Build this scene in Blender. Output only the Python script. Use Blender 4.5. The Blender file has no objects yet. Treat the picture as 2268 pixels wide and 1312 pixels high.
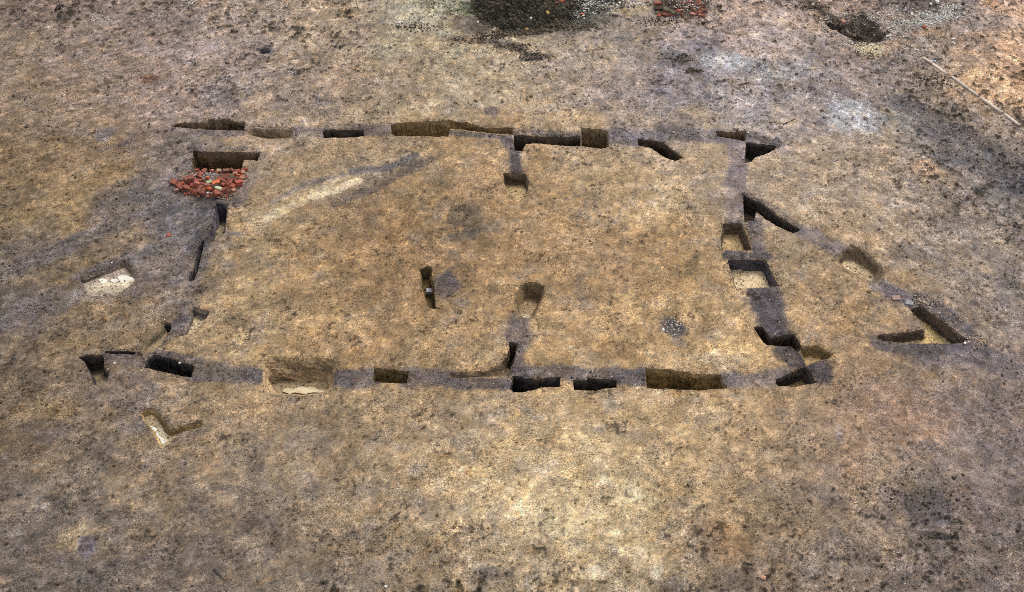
import bpy, bmesh, math, random
import numpy as np
from mathutils import Vector, Matrix

# ------------------------------------------------------------------ camera, sky, sun, exposure
scene = bpy.context.scene
COL = scene.collection
TH = math.radians(48.0)          # camera looks 48 degrees down from a raised platform
FPX = 3080.0                     # focal length in pixels of the 2268 px wide photograph
DIST = 30.8
CAM = np.array([0.0, -DIST * math.cos(TH), DIST * math.sin(TH)])

cam_d = bpy.data.cameras.new('camera')
cam_d.sensor_width = 36.0
cam_d.lens = FPX / 2268.0 * 36.0
cam_d.clip_end = 2000.0
cam = bpy.data.objects.new('camera', cam_d)
cam.location = CAM
cam.rotation_euler = (math.radians(90) - TH, 0, 0)
COL.objects.link(cam)
scene.camera = cam

SUN_EL = math.radians(52)
SUN_AZ = math.radians(28)        # from +Y (away from the camera) towards +X
world = bpy.data.worlds.new('World')
scene.world = world
world.use_nodes = True
wn = world.node_tree
for n in list(wn.nodes):
    wn.nodes.remove(n)
w_out = wn.nodes.new('ShaderNodeOutputWorld')
w_bg = wn.nodes.new('ShaderNodeBackground')
w_hsv = wn.nodes.new('ShaderNodeHueSaturation')
w_sky = wn.nodes.new('ShaderNodeTexSky')
w_sky.sky_type = 'NISHITA'
w_sky.sun_disc = False
w_sky.sun_elevation = SUN_EL
w_sky.sun_rotation = SUN_AZ
w_sky.air_density = 1.0
w_sky.dust_density = 3.0
w_sky.ozone_density = 1.0
w_hsv.inputs['Saturation'].default_value = 0.22     # thin overcast whitens the sky
w_bg.inputs['Strength'].default_value = 0.15
wn.links.new(w_sky.outputs[0], w_hsv.inputs['Color'])
wn.links.new(w_hsv.outputs[0], w_bg.inputs['Color'])
wn.links.new(w_bg.outputs[0], w_out.inputs['Surface'])

sun_d = bpy.data.lights.new('sun', 'SUN')
sun_d.energy = 1.15
sun_d.angle = math.radians(20)
sun_d.color = (1.0, 0.95, 0.87)
sun = bpy.data.objects.new('sun', sun_d)
sv = Vector((math.sin(SUN_AZ) * math.cos(SUN_EL), math.cos(SUN_AZ) * math.cos(SUN_EL), math.sin(SUN_EL)))
sun.rotation_euler = sv.to_track_quat('Z', 'Y').to_euler()
sun.location = (0, 0, 40)
COL.objects.link(sun)

scene.view_settings.view_transform = 'Standard'
scene.view_settings.look = 'None'
scene.view_settings.gamma = 1.0
scene.view_settings.use_curve_mapping = False
scene.view_settings.exposure = 0.81
scene.render.engine = 'CYCLES'
scene.cycles.filter_width = 0.95
scene.cycles.max_bounces = 6
scene.cycles.use_denoising = False

# ------------------------------------------------------------------ helpers
RNG = np.random.default_rng(7)
random.seed(11)
FWD = np.array([0, math.cos(TH), -math.sin(TH)])
UPV = np.array([0, math.sin(TH), math.cos(TH)])


def at(u, v, z=0.0):
    """survey: ray through a pixel of the photograph down to the level z"""
    d = FWD + (u - 1134) / FPX * np.array([1., 0, 0]) - (v - 656) / FPX * UPV
    t = (z - CAM[2]) / d[2]
    return CAM + d * t


def uv_of(x, y, z=0.0):
    px, py, pz = x - CAM[0], y - CAM[1], z - CAM[2]
    dep = py * FWD[1] + pz * FWD[2]
    return 1134 + FPX * px / dep, 656 - FPX * (py * UPV[1] + pz * UPV[2]) / dep


def ppm(u, v):
    """photograph pixels per metre (across) at a spot of the ground"""
    p = at(u, v) - CAM
    return FPX / float(p @ FWD)


def lin(c):
    c = np.asarray(c, dtype=float) / 255.0
    return np.where(c <= 0.04045, c / 12.92, ((c + 0.055) / 1.055) ** 2.4)


ALB = 0.80                       # albedo per unit of the colour seen in the photograph


def soil(c):
    return lin(c) * ALB


_tab = np.random.default_rng(3).random((256, 256))


def vnoise(x, y):
    xi = np.floor(x).astype(np.int64); yi = np.floor(y).astype(np.int64)
    fx = x - xi; fy = y - yi
    fx = fx * fx * fx * (fx * (fx * 6 - 15) + 10); fy = fy * fy * fy * (fy * (fy * 6 - 15) + 10)
    x0 = xi & 255; x1 = (xi + 1) & 255; y0 = yi & 255; y1 = (yi + 1) & 255
    a = _tab[y0, x0]; b = _tab[y0, x1]; c = _tab[y1, x0]; d = _tab[y1, x1]
    return (a + (b - a) * fx) * (1 - fy) + (c + (d - c) * fx) * fy


def fbm(x, y, s, octv=3, seed=0, gain=0.5):
    """fractal noise about 0, roughly -1..1; s is the size of the largest feature in metres"""
    t = 0.0; a = 1.0; n = 0.0
    ca, sa = math.cos(0.7 + seed), math.sin(0.7 + seed)
    X = (x * ca - y * sa) / s + seed * 17.3; Y = (x * sa + y * ca) / s + seed * 5.1
    for i in range(octv):
        t = t + a * (vnoise(X, Y) - 0.5) * 2
        n += a * a
        X, Y = X * 1.63 + Y * 1.26 + 9.2, Y * 1.63 - X * 1.26 + 3.7
        a *= gain
    return t / math.sqrt(n)


def sstep(a, b, x):
    t = np.clip((x - a) / (b - a), 0, 1)
    return t * t * (3 - 2 * t)


def mesh_obj(name, verts, faces, mat, parent=None, col=None, smooth=True, k=None):
    """one mesh object from arrays; faces is an (n, k) array"""
    verts = np.asarray(verts, dtype=np.float32); faces = np.asarray(faces, dtype=np.int32)
    me = bpy.data.meshes.new(name)
    n, k = faces.shape
    me.vertices.add(len(verts)); me.vertices.foreach_set('co', verts.ravel())
    me.loops.add(n * k); me.loops.foreach_set('vertex_index', faces.ravel())
    me.polygons.add(n)
    me.polygons.foreach_set('loop_start', np.arange(0, n * k, k, dtype=np.int32))
    me.update(calc_edges=True)
    me.polygons.foreach_set('use_smooth', np.full(n, smooth))
    if col is not None:
        a = me.attributes.new('soil', 'FLOAT_COLOR', 'POINT')
        c4 = np.ones((len(verts), 4), dtype=np.float32); c4[:, :3] = col[:, :3]
        if col.shape[1] > 3: c4[:, 3] = col[:, 3]
        a.data.foreach_set('color', c4.ravel())
    me.materials.append(mat)
    o = bpy.data.objects.new(name, me)
    COL.objects.link(o)
    if parent is not None:
        o.parent = parent
    return o


def tag(o, label=None, cat=None, group=None, kind=None):
    if label: o['label'] = label
    if cat: o['category'] = cat
    if group: o['group'] = group
    if kind: o['kind'] = kind
    return o


def empty(name, loc):
    o = bpy.data.objects.new(name, None)
    o.location = loc; o.empty_display_size = 0.1
    COL.objects.link(o)
    return o


# ------------------------------------------------------------------ materials
def base_mat(name):
    m = bpy.data.materials.new(name); m.use_nodes = True
    nt = m.node_tree
    b = nt.nodes['Principled BSDF']
    b.inputs['Roughness'].default_value = 0.95
    b.inputs['Specular IOR Level'].default_value = 0.15
    return m, nt, b


def N(nt, typ, **kw):
    n = nt.nodes.new(typ)
    for k, v in kw.items():
        setattr(n, k, v)
    return n


def noise(nt, vec, scale, detail=3.0, rough=0.6):
    n = N(nt, 'ShaderNodeTexNoise')
    n.inputs['Scale'].default_value = scale; n.inputs['Detail'].default_value = detail
    n.inputs['Roughness'].default_value = rough
    nt.links.new(vec, n.inputs['Vector'])
    return n.outputs['Fac']


def ramp(nt, fac, stops):
    r = N(nt, 'ShaderNodeValToRGB')
    el = r.color_ramp.elements
    while len(el) < len(stops): el.new(0.5)
    for e, (p, c) in zip(el, stops):
        e.position = p
        e.color = (c, c, c, 1) if not hasattr(c, '__len__') else (*c, 1)
    nt.links.new(fac, r.inputs[0])
    return r.outputs[0]


def mult(nt, a, b, blend='MULTIPLY', fac=1.0, fs=None):
    m = N(nt, 'ShaderNodeMix', data_type='RGBA', blend_type=blend)
    m.inputs[0].default_value = fac
    if fs is not None: nt.links.new(fs, m.inputs[0])
    nt.links.new(a, m.inputs[6]); nt.links.new(b, m.inputs[7])
    return m.outputs[2]


def soil_material(name, speck=1.0, bump=0.03, rough=0.95, spec=0.15):
    m, nt, b = base_mat(name)
    geo = N(nt, 'ShaderNodeNewGeometry'); pos = geo.outputs['Position']
    at_ = N(nt, 'ShaderNodeAttribute', attribute_name='soil')
    c = at_.outputs['Color']
    f1 = noise(nt, pos, 34, 4, 0.72)
    lo = 1 - 0.72 * speck
    c = mult(nt, c, ramp(nt, f1, [(0.34, lo * 0.45), (0.43, 1 - 0.42 * speck), (0.49, 1 + 0.06 * speck), (0.58, 1 + 0.34 * speck), (0.68, 1 + 1.15 * speck)]), fs=at_.outputs['Alpha'])
    f2 = noise(nt, pos, 15, 3, 0.6)
    c = mult(nt, c, ramp(nt, f2, [(0.30, (0.60, 0.60, 0.61)), (0.46, (0.98, 0.98, 0.98)), (0.56, (1.02, 1.0, 0.97)), (0.70, (1.34, 1.24, 1.08))]))
    f4 = noise(nt, pos, 62, 2, 0.5)                     # grit: separate dark and pale grains
    c = mult(nt, c, ramp(nt, f4, [(0.28, 1 - 0.8 * speck), (0.37, 1.0), (0.66, 1.0), (0.76, 1 + 0.8 * speck)]), fs=at_.outputs['Alpha'])
    nt.links.new(c, b.inputs['Base Color'])
    b.inputs['Roughness'].default_value = rough
    b.inputs['Specular IOR Level'].default_value = spec
    f3 = noise(nt, pos, 55, 4, 0.7)
    bp = N(nt, 'ShaderNodeBump')
    bp.inputs['Strength'].default_value = 1.0; bp.inputs['Distance'].default_value = bump
    nt.links.new(f3, bp.inputs['Height'])
    nt.links.new(bp.outputs[0], b.inputs['Normal'])
    return m


M_GROUND = soil_material('ground_soil', 1.0, 0.05)
M_WALL = soil_material('pit_wall_soil', 0.75, 0.04)
M_FLOOR = soil_material('pit_floor_soil', 0.45, 0.012)
M_CLOD = soil_material('clod_soil', 0.6, 0.03)


LUMPK = 0.70


def lump_material(name, col, dust, rough=0.9, spec=0.2, var=0.35):
    """fired clay or stone: colour varies a little per piece, dust sits in patches"""
    m, nt, b = base_mat(name)
    geo = N(nt, 'ShaderNodeNewGeometry'); oi = N(nt, 'ShaderNodeObjectInfo')
    tc = N(nt, 'ShaderNodeTexCoord')
    rgb = N(nt, 'ShaderNodeRGB'); rgb.outputs[0].default_value = (*(lin(col) * LUMPK), 1)
    c = rgb.outputs[0]
    c = mult(nt, c, ramp(nt, oi.outputs['Random'], [(0.0, 1 - var), (1.0, 1 + var)]))
    f = noise(nt, geo.outputs['Position'], 40, 4, 0.7)
    c = mult(nt, c, ramp(nt, f, [(0.3, 0.55), (0.5, 1.0), (0.7, 1.35)]))
    d = N(nt, 'ShaderNodeRGB'); d.outputs[0].default_value = (*(lin(dust) * LUMPK), 1)
    f2 = noise(nt, geo.outputs['Position'], 22, 3, 0.6)
    mx = N(nt, 'ShaderNodeMix', data_type='RGBA')
    nt.links.new(ramp(nt, f2, [(0.46, 0.0), (0.66, 0.75)]), mx.inputs[0])
    nt.links.new(c, mx.inputs[6]); nt.links.new(d.outputs[0], mx.inputs[7])
    nt.links.new(mx.outputs[2], b.inputs['Base Color'])
    b.inputs['Roughness'].default_value = rough
    b.inputs['Specular IOR Level'].default_value = spec
    bp = N(nt, 'ShaderNodeBump'); bp.inputs['Strength'].default_value = 0.8; bp.inputs['Distance'].default_value = 0.012
    nt.links.new(f, bp.inputs['Height']); nt.links.new(bp.outputs[0], b.inputs['Normal'])
    return m


BR = {
    'dull': lump_material('brick_dull_red', (142, 76, 62), (148, 118, 102)),
    'red': lump_material('brick_red', (160, 76, 56), (158, 118, 100)),
    'orange': lump_material('brick_orange', (196, 94, 56), (180, 125, 98)),
    'mauve': lump_material('brick_mauve', (124, 76, 66), (140, 116, 102)),
    'dark': lump_material('brick_dark', (84, 58, 52), (110, 92, 82)),
    'pink': lump_material('brick_pink', (172, 116, 98), (185, 160, 142)),
    'pale': lump_material('stone_pale', (178, 160, 136), (160, 140, 118)),
    'greenpale': lump_material('stone_pale_green', (178, 182, 142), (196, 192, 164), var=0.12),
    'olive': lump_material('stone_olive', (98, 92, 68), (130, 120, 98)),
    'white': lump_material('stone_white', (222, 218, 208), (200, 192, 178), var=0.12),
    'ochre': lump_material('stone_ochre', (190, 150, 90), (200, 175, 130)),
    'grey': lump_material('stone_grey', (160, 162, 166), (190, 190, 190), var=0.15),
    'slab': lump_material('stone_slab', (160, 132, 118), (176, 156, 142), var=.1),
    'greyslab': lump_material('stone_grey_slab', (132, 134, 138), (160, 158, 156), var=.1),
    'clay': lump_material('burnt_clay', (138, 98, 78), (150, 122, 100), var=.1),
    'pipe': lump_material('pipe_clay', (222, 204, 190), (205, 190, 174), var=.15),
    'wood': lump_material('weathered_wood', (120, 98, 74), (150, 130, 105)),
    'darkwood': lump_material('dark_wood', (52, 42, 36), (80, 68, 58)),
    'straw': lump_material('dry_stalk', (205, 185, 140), (190, 170, 130)),
    'leaf': lump_material('green_leaf', (62, 84, 50), (84, 98, 62)),
}

m_w, nt_w, b_w = base_mat('murky_water')
_tcw = N(nt_w, 'ShaderNodeNewGeometry')
_f = noise(nt_w, _tcw.outputs['Position'], 5, 3, 0.6)
nt_w.links.new(ramp(nt_w, _f, [(0.35, (0.46, 0.44, 0.37)), (0.65, (0.60, 0.57, 0.49))]), b_w.inputs['Base Color'])
b_w.inputs['Roughness'].default_value = 0.06
b_w.inputs['Specular IOR Level'].default_value = 0.5
M_WATER = m_w
M_TANWATER = m_w.copy(); M_TANWATER.name = 'tan_water'
_r = [n for n in M_TANWATER.node_tree.nodes if n.type == 'VALTORGB'][0].color_ramp.elements
_r[0].color = (0.38, 0.29, 0.15, 1); _r[1].color = (0.52, 0.43, 0.27, 1)

# ------------------------------------------------------------------ ground grid
DX, DY = 0.027, 0.031


def axis(a, b, d, far):
    core = np.arange(a, b + d * 0.5, d)
    out = []; s = d; p = core[-1]
    while p < far:
        s *= 1.32; p += s; out.append(p)
    lo = []; s = d; p = core[0]
    while p > -far:
        s *= 1.32; p -= s; lo.append(p)
    return np.concatenate([np.array(lo[::-1]), core, np.array(out)])


xs = axis(-14.7, 14.7, DX, 420.0)
ys = axis(-8.3, 11.7, DY, 420.0)
GX, GY = np.meshgrid(xs, ys)
NY, NX = GX.shape
U, V = uv_of(GX, np.clip(GY, -12, 40))
U = np.clip(U, -250, 2520); V = np.clip(V, -150, 1480)

# rough, clod-covered soil (1) against scraped, trodden soil (0)
ROUGH = np.array([
    [.75, .8, .8, .85, .8, .6, .7, .7, .75, .7, .7, .85, .9],
    [.45, .5, .55, .55, .5, .35, .35, .35, .6, .6, .55, .8, .9],
    [.40, .35, .35, .1, .1, .1, .1, .1, .1, .2, .4, .8, .75],
    [.40, .4, .4, .05, .1, .1, .05, .05, .05, .1, .2, .4, .5],
    [.45, .4, .3, .05, .05, .05, .05, .05, .05, .05, .15, .25, .35],
    [.45, .4, .3, .25, .2, .15, .1, .1, .1, .15, .2, .3, .45],
    [.35, .35, .35, .35, .35, .3, .2, .15, .3, .4, .5, .6, .65],
    [.45, .45, .45, .6, .7, .85, .75, .6, .8, .85, .8, .75, .7]])
# surveyed soil colours: tan loam inside the building, grey-brown topsoil round it
SOILS = np.array([
    [(120,105,92),(122,108,98),(125,112,103),(150,135,118),(155,138,115),(152,148,124),(112,104,90),(120,115,105),(160,140,125),(172,152,140),(150,130,115),(140,130,125),(182,150,124)],
    [(125,108,88),(130,112,95),(140,122,110),(140,125,113),(142,124,104),(165,147,116),(168,150,120),(156,140,124),(135,128,128),(152,145,142),(140,130,125),(145,130,112),(192,154,116)],
    [(120,100,72),(132,109,80),(125,110,98),(152,130,102),(155,132,98),(148,123,86),(170,140,100),(166,142,105),(175,152,118),(168,148,122),(168,148,124),(150,135,118),(125,118,112)],
    [(124,107,82),(136,115,84),(115,105,100),(155,132,95),(148,121,84),(148,119,82),(160,130,90),(167,136,96),(166,136,93),(152,131,100),(168,142,107),(155,140,122),(140,130,120)],
    [(112,99,85),(136,115,86),(138,117,89),(166,141,101),(170,138,95),(160,132,92),(170,140,98),(178,148,102),(185,155,108),(185,155,112),(166,136,96),(150,130,110),(135,122,115)],
    [(118,101,80),(130,112,90),(150,128,98),(155,132,100),(150,128,95),(160,138,105),(176,151,111),(181,156,115),(176,151,112),(165,140,105),(155,130,105),(140,122,108),(125,112,105)],
    [(113,101,88),(118,107,92),(135,118,95),(130,115,95),(146,126,98),(172,150,113),(194,172,128),(204,182,136),(177,152,110),(150,128,98),(140,122,102),(125,112,102),(120,108,102)],
    [(110,101,92),(108,98,88),(115,102,90),(120,108,92),(140,122,98),(142,124,97),(152,134,106),(177,157,120),(130,115,95),(135,118,98),(130,115,98),(120,108,98),(120,108,100)]], dtype=float)


def gridmap(tab, u, v):
    t = tab.astype(float)
    gx = np.clip(u / 2268.0 * 12, 0, 11.999); gy = np.clip(v / 1312.0 * 7, 0, 6.999)
    ix = gx.astype(int); iy = gy.astype(int)
    fx = gx - ix; fy = gy - iy
    fx = fx * fx * (3 - 2 * fx); fy = fy * fy * (3 - 2 * fy)
    if t.ndim == 3:
        fx = fx[..., None]; fy = fy[..., None]
    return (t[iy, ix] * (1 - fx) + t[iy, ix + 1] * fx) * (1 - fy) + (t[iy + 1, ix] * (1 - fx) + t[iy + 1, ix + 1] * fx) * fy


wu = fbm(GX, GY, 1.1, 6, 1, .62) * 80; wv = fbm(GX, GY, 0.9, 6, 2, .62) * 60
RGH = np.clip(gridmap(ROUGH, U + wu, V + wv), 0, 1)
CRGB = gridmap(SOILS, U + wu, V + wv)

# ---- stains and soil fills: (u, v, half width px, half height px, angle deg, colour, strength)
BLOBS = [
    # north: greenish silt, grey ash patches
    (960, 22, 110, 26, -8, (164, 162, 138), .65), (1045, 20, 40, 22, 0, (96, 104, 78), .7), (1170, 45, 170, 40, 0, (92, 80, 68), .75),
    (1310, 30, 70, 34, -20, (92, 92, 82), .8), (1395, 22, 60, 18, 0, (172, 156, 122), .6), (1510, 16, 66, 26, 0, (112, 92, 76), .7),
    (1150, 108, 42, 10, 30, (84, 78, 72), .6), (1185, 128, 38, 10, -12, (86, 82, 78), .6), (1040, 92, 70, 8, 8, (98, 86, 74), .5),
    (1605, 135, 66, 24, 8, (160, 167, 172), .8), (1500, 130, 45, 20, 0, (92, 88, 90), .7), (1535, 155, 22, 7, 15, (66, 64, 68), .8),
    (1560, 100, 60, 22, 0, (110, 106, 112), .55), (1720, 160, 80, 20, 0, (130, 136, 140), .5), (1480, 190, 110, 40, -15, (134, 126, 130), .5),
    (1895, 262, 62, 42, 20, (178, 184, 190), .8), (2010, 265, 75, 50, 35, (116, 120, 120), .6), (2060, 300, 60, 60, 35, (120, 118, 116), .5),
    (2160, 330, 110, 60, 38, (112, 104, 100), .5), (2190, 190, 90, 44, 30, (204, 166, 124), .75), (2150, 100, 90, 36, 20, (182, 150, 122), .5), (2050, 378, 42, 24, 0, (198, 164, 128), .65),
    (2100, 360, 36, 20, 0, (108, 106, 112), .6), (1860, 60, 80, 22, 10, (172, 148, 124), .4), (1835, 70, 30, 22, 0, (190, 164, 136), .5),
    (2030, 10, 80, 18, 0, (92, 84, 86), .75), (2075, 38, 66, 13, -22, (156, 154, 152), .8), (1800, 12, 60, 8, 22, (92, 80, 70), .7),
    (1990, 95, 120, 14, -25, (178, 138, 104), .5), (1930, 112, 30, 16, 0, (198, 182, 150), .6),
    (650, 161, 22, 10, 0, (88, 80, 74), .85), (716, 226, 20, 9, 0, (96, 90, 88), .8), (590, 112, 20, 8, 0, (80, 76, 78), .7),
    (440, 110, 80, 28, -10, (138, 126, 124), .6), (500, 205, 60, 34, -10, (108, 104, 104), .55), (330, 175, 24, 8, 0, (122, 84, 66), .6),
    (60, 30, 160, 40, -15, (104, 88, 76), .5), (240, 40, 60, 20, 0, (108, 98, 94), .4),
    # west field
    (230, 300, 26, 18, 0, (104, 100, 106), .7), (265, 322, 50, 6, -14, (96, 84, 80), .6), (200, 400, 130, 40, -20, (148, 122, 82), .4),
    (300, 440, 120, 46, -18, (98, 94, 92), .6), (410, 480, 90, 52, -10, (92, 90, 96), .8), (60, 560, 110, 40, -10, (104, 98, 94), .6),
    (340, 560, 80, 30, -15, (112, 108, 108), .5), (270, 470, 60, 12, -16, (164, 138, 94), .5), (90, 470, 120, 30, -10, (146, 122, 82), .5),
    (60, 690, 90, 50, 0, (100, 94, 94), .5), (230, 690, 130, 24, -8, (140, 116, 84), .5), (90, 905, 90, 26, 0, (150, 122, 80), .45),
    (40, 850, 80, 40, 0, (112, 96, 74), .4), (220, 640, 80, 30, -15, (148, 136, 120), .5), (400, 330, 80, 40, 0, (98, 94, 94), .5),
    (280, 860, 80, 50, 20, (118, 106, 100), .6), (300, 935, 40, 50, 0, (116, 106, 102), .5), (420, 960, 70, 14, -15, (110, 100, 92), .5),
    (468, 412, 90, 30, 0, (98, 76, 64), .9),
    # inside the building
    (690, 432, 62, 9, -27, (226, 208, 160), .9), (720, 412, 60, 8, -27, (206, 186, 142), .8), (620, 468, 70, 12, -25, (190, 168, 124), .5),
    (775, 398, 40, 7, -25, (196, 178, 140), .5), (690, 405, 55, 9, -24, (140, 128, 112), .6), (820, 385, 60, 20, -25, (112, 104, 96), .6), (880, 360, 50, 10, -25, (146, 132, 112), .5),
    (830, 450, 110, 60, -10, (140, 114, 80), .45), (985, 405, 40, 24, 0, (128, 106, 78), .45), (1035, 480, 50, 32, 0, (98, 86, 70), .85),
    (1020, 520, 54, 14, -12, (102, 96, 90), .7), (985, 635, 28, 36, 5, (92, 86, 90), .85), (990, 620, 20, 18, 0, (80, 76, 84), .6), (1022, 672, 20, 8, 10, (120, 114, 112), .5),
    (1487, 726, 32, 23, 0, (92, 88, 88), .95), (1088, 246, 17, 10, 0, (104, 92, 92), .85), (1500, 760, 30, 8, 15, (130, 126, 128), .5),
    (520, 518, 26, 5, 12, (108, 108, 114), .7), (505, 590, 22, 18, 0, (126, 118, 112), .4), (1440, 440, 90, 60, -20, (190, 164, 120), .5),
    (1620, 770, 90, 36, 0, (206, 176, 120), .55), (740, 720, 90, 30, 0, (188, 156, 104), .4), (480, 760, 90, 40, 0, (180, 152, 108), .45), (860, 520, 160, 50, 0, (140, 110, 74), .3),
    (1540, 600, 110, 40, 0, (148, 122, 82), .3), (1360, 780, 60, 20, 0, (150, 116, 76), .4), (1560, 790, 120, 12, 4, (196, 176, 140), .5),
    # east
    (1830, 470, 80, 30, 10, (188, 168, 140), .5), (1950, 430, 80, 50, 20, (176, 160, 138), .5), (1980, 890, 130, 50, 10, (150, 120, 100), .45),
    (2060, 940, 90, 40, 0, (152, 124, 104), .5), (1860, 965, 16, 20, 0, (112, 108, 112), .6), (2050, 1120, 60, 34, 10, (84, 80, 82), .75), (2075, 1185, 46, 8, 8, (60, 58, 64), .8),
    (2200, 1000, 80, 60, 0, (122, 110, 104), .5), (2140, 1020, 40, 30, 0, (160, 140, 122), .4), (2110, 800, 130, 24, 6, (112, 106, 112), .6),
    # south
    (1250, 1000, 180, 60, 0, (200, 176, 130), .4), (1400, 1090, 70, 14, 18, (224, 206, 158), .75), (1290, 1150, 160, 60, 0, (206, 186, 140), .4), (1330, 1060, 30, 12, 20, (220, 200, 156), .6),
    (1610, 1200, 60, 40, -30, (138, 106, 72), .5), (1580, 1170, 40, 20, 0, (136, 104, 66), .5), (1455, 1265, 16, 22, 25, (214, 206, 178), .7), (1310, 1270, 40, 12, 0, (206, 190, 150), .6),
    (185, 1200, 66, 40, 10, (164, 142, 104), .6), (190, 1212, 30, 28, 0, (104, 98, 104), .95), (210, 1180, 24, 12, 0, (160, 140, 104), .5), (320, 1240, 90, 30, -10, (100, 92, 86), .5), (420, 1220, 90, 60, 0, (110, 102, 94), .45),
    (570, 1170, 60, 30, 0, (104, 92, 82), .45), (900, 1130, 90, 30, 0, (124, 106, 86), .4), (1090, 1270, 60, 20, 0, (92, 86, 80), .6), (650, 1000, 120, 40, -8, (132, 118, 102), .4),
    (1380, 960, 80, 10, 10, (140, 130, 122), .3), (130, 960, 60, 20, -20, (104, 96, 92), .5), (1500, 1290, 40, 20, 0, (120, 116, 120), .5), (8, 1285, 18, 8, 0, (170, 145, 130), .6),
    (1010, 1010, 160, 36, 0, (180, 154, 108), .35), (700, 1080, 120, 40, 0, (146, 130, 108), .3), (1700, 1050, 120, 60, 0, (156, 132, 100), .3),
]


def blob_mask(u, v, ru, rv, ang):
    s0 = ppm(u, v); c = at(u, v)
    cx, cy = c[0], c[1]
    fy = math.hypot(*(at(u, v - 10)[:2] - c[:2])) / 10.0
    ax, ay = ru / s0, rv * fy
    a = math.radians(-ang)
    R = 1.9 * max(ax, ay)
    jx = np.searchsorted(xs, [cx - R, cx + R]); jy = np.searchsorted(ys, [cy - R, cy + R])
    sl = (slice(jy[0], jy[1]), slice(jx[0], jx[1]))
    X = GX[sl] - cx; Y = GY[sl] - cy
    a2 = math.atan2(math.sin(a) * fy * s0, math.cos(a))          # slope seen in the photograph, on the ground
    p = X * math.cos(a2) + Y * math.sin(a2); q = -X * math.sin(a2) + Y * math.cos(a2)
    d = np.sqrt((p / ax) ** 2 + (q / ay) ** 2) + EDGE[sl]
    return sl, 1 - sstep(0.55, 1.25, d)


GRIT = fbm(GX, GY, 0.13, 3, 6, 0.8)
EDGE = fbm(GX, GY, 0.55, 5, 5, 0.62) * 0.28 + 0.20 * GRIT
for (u, v, ru, rv, ang, rgb, st) in BLOBS:
    sl, mk = blob_mask(u, v, ru, rv, ang)
    w = np.clip(mk * st * (1 + 0.22 * GRIT[sl]), 0, 1)[..., None]
    CRGB[sl] = CRGB[sl] * (1 - w) + np.array(rgb, float) * w

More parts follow.
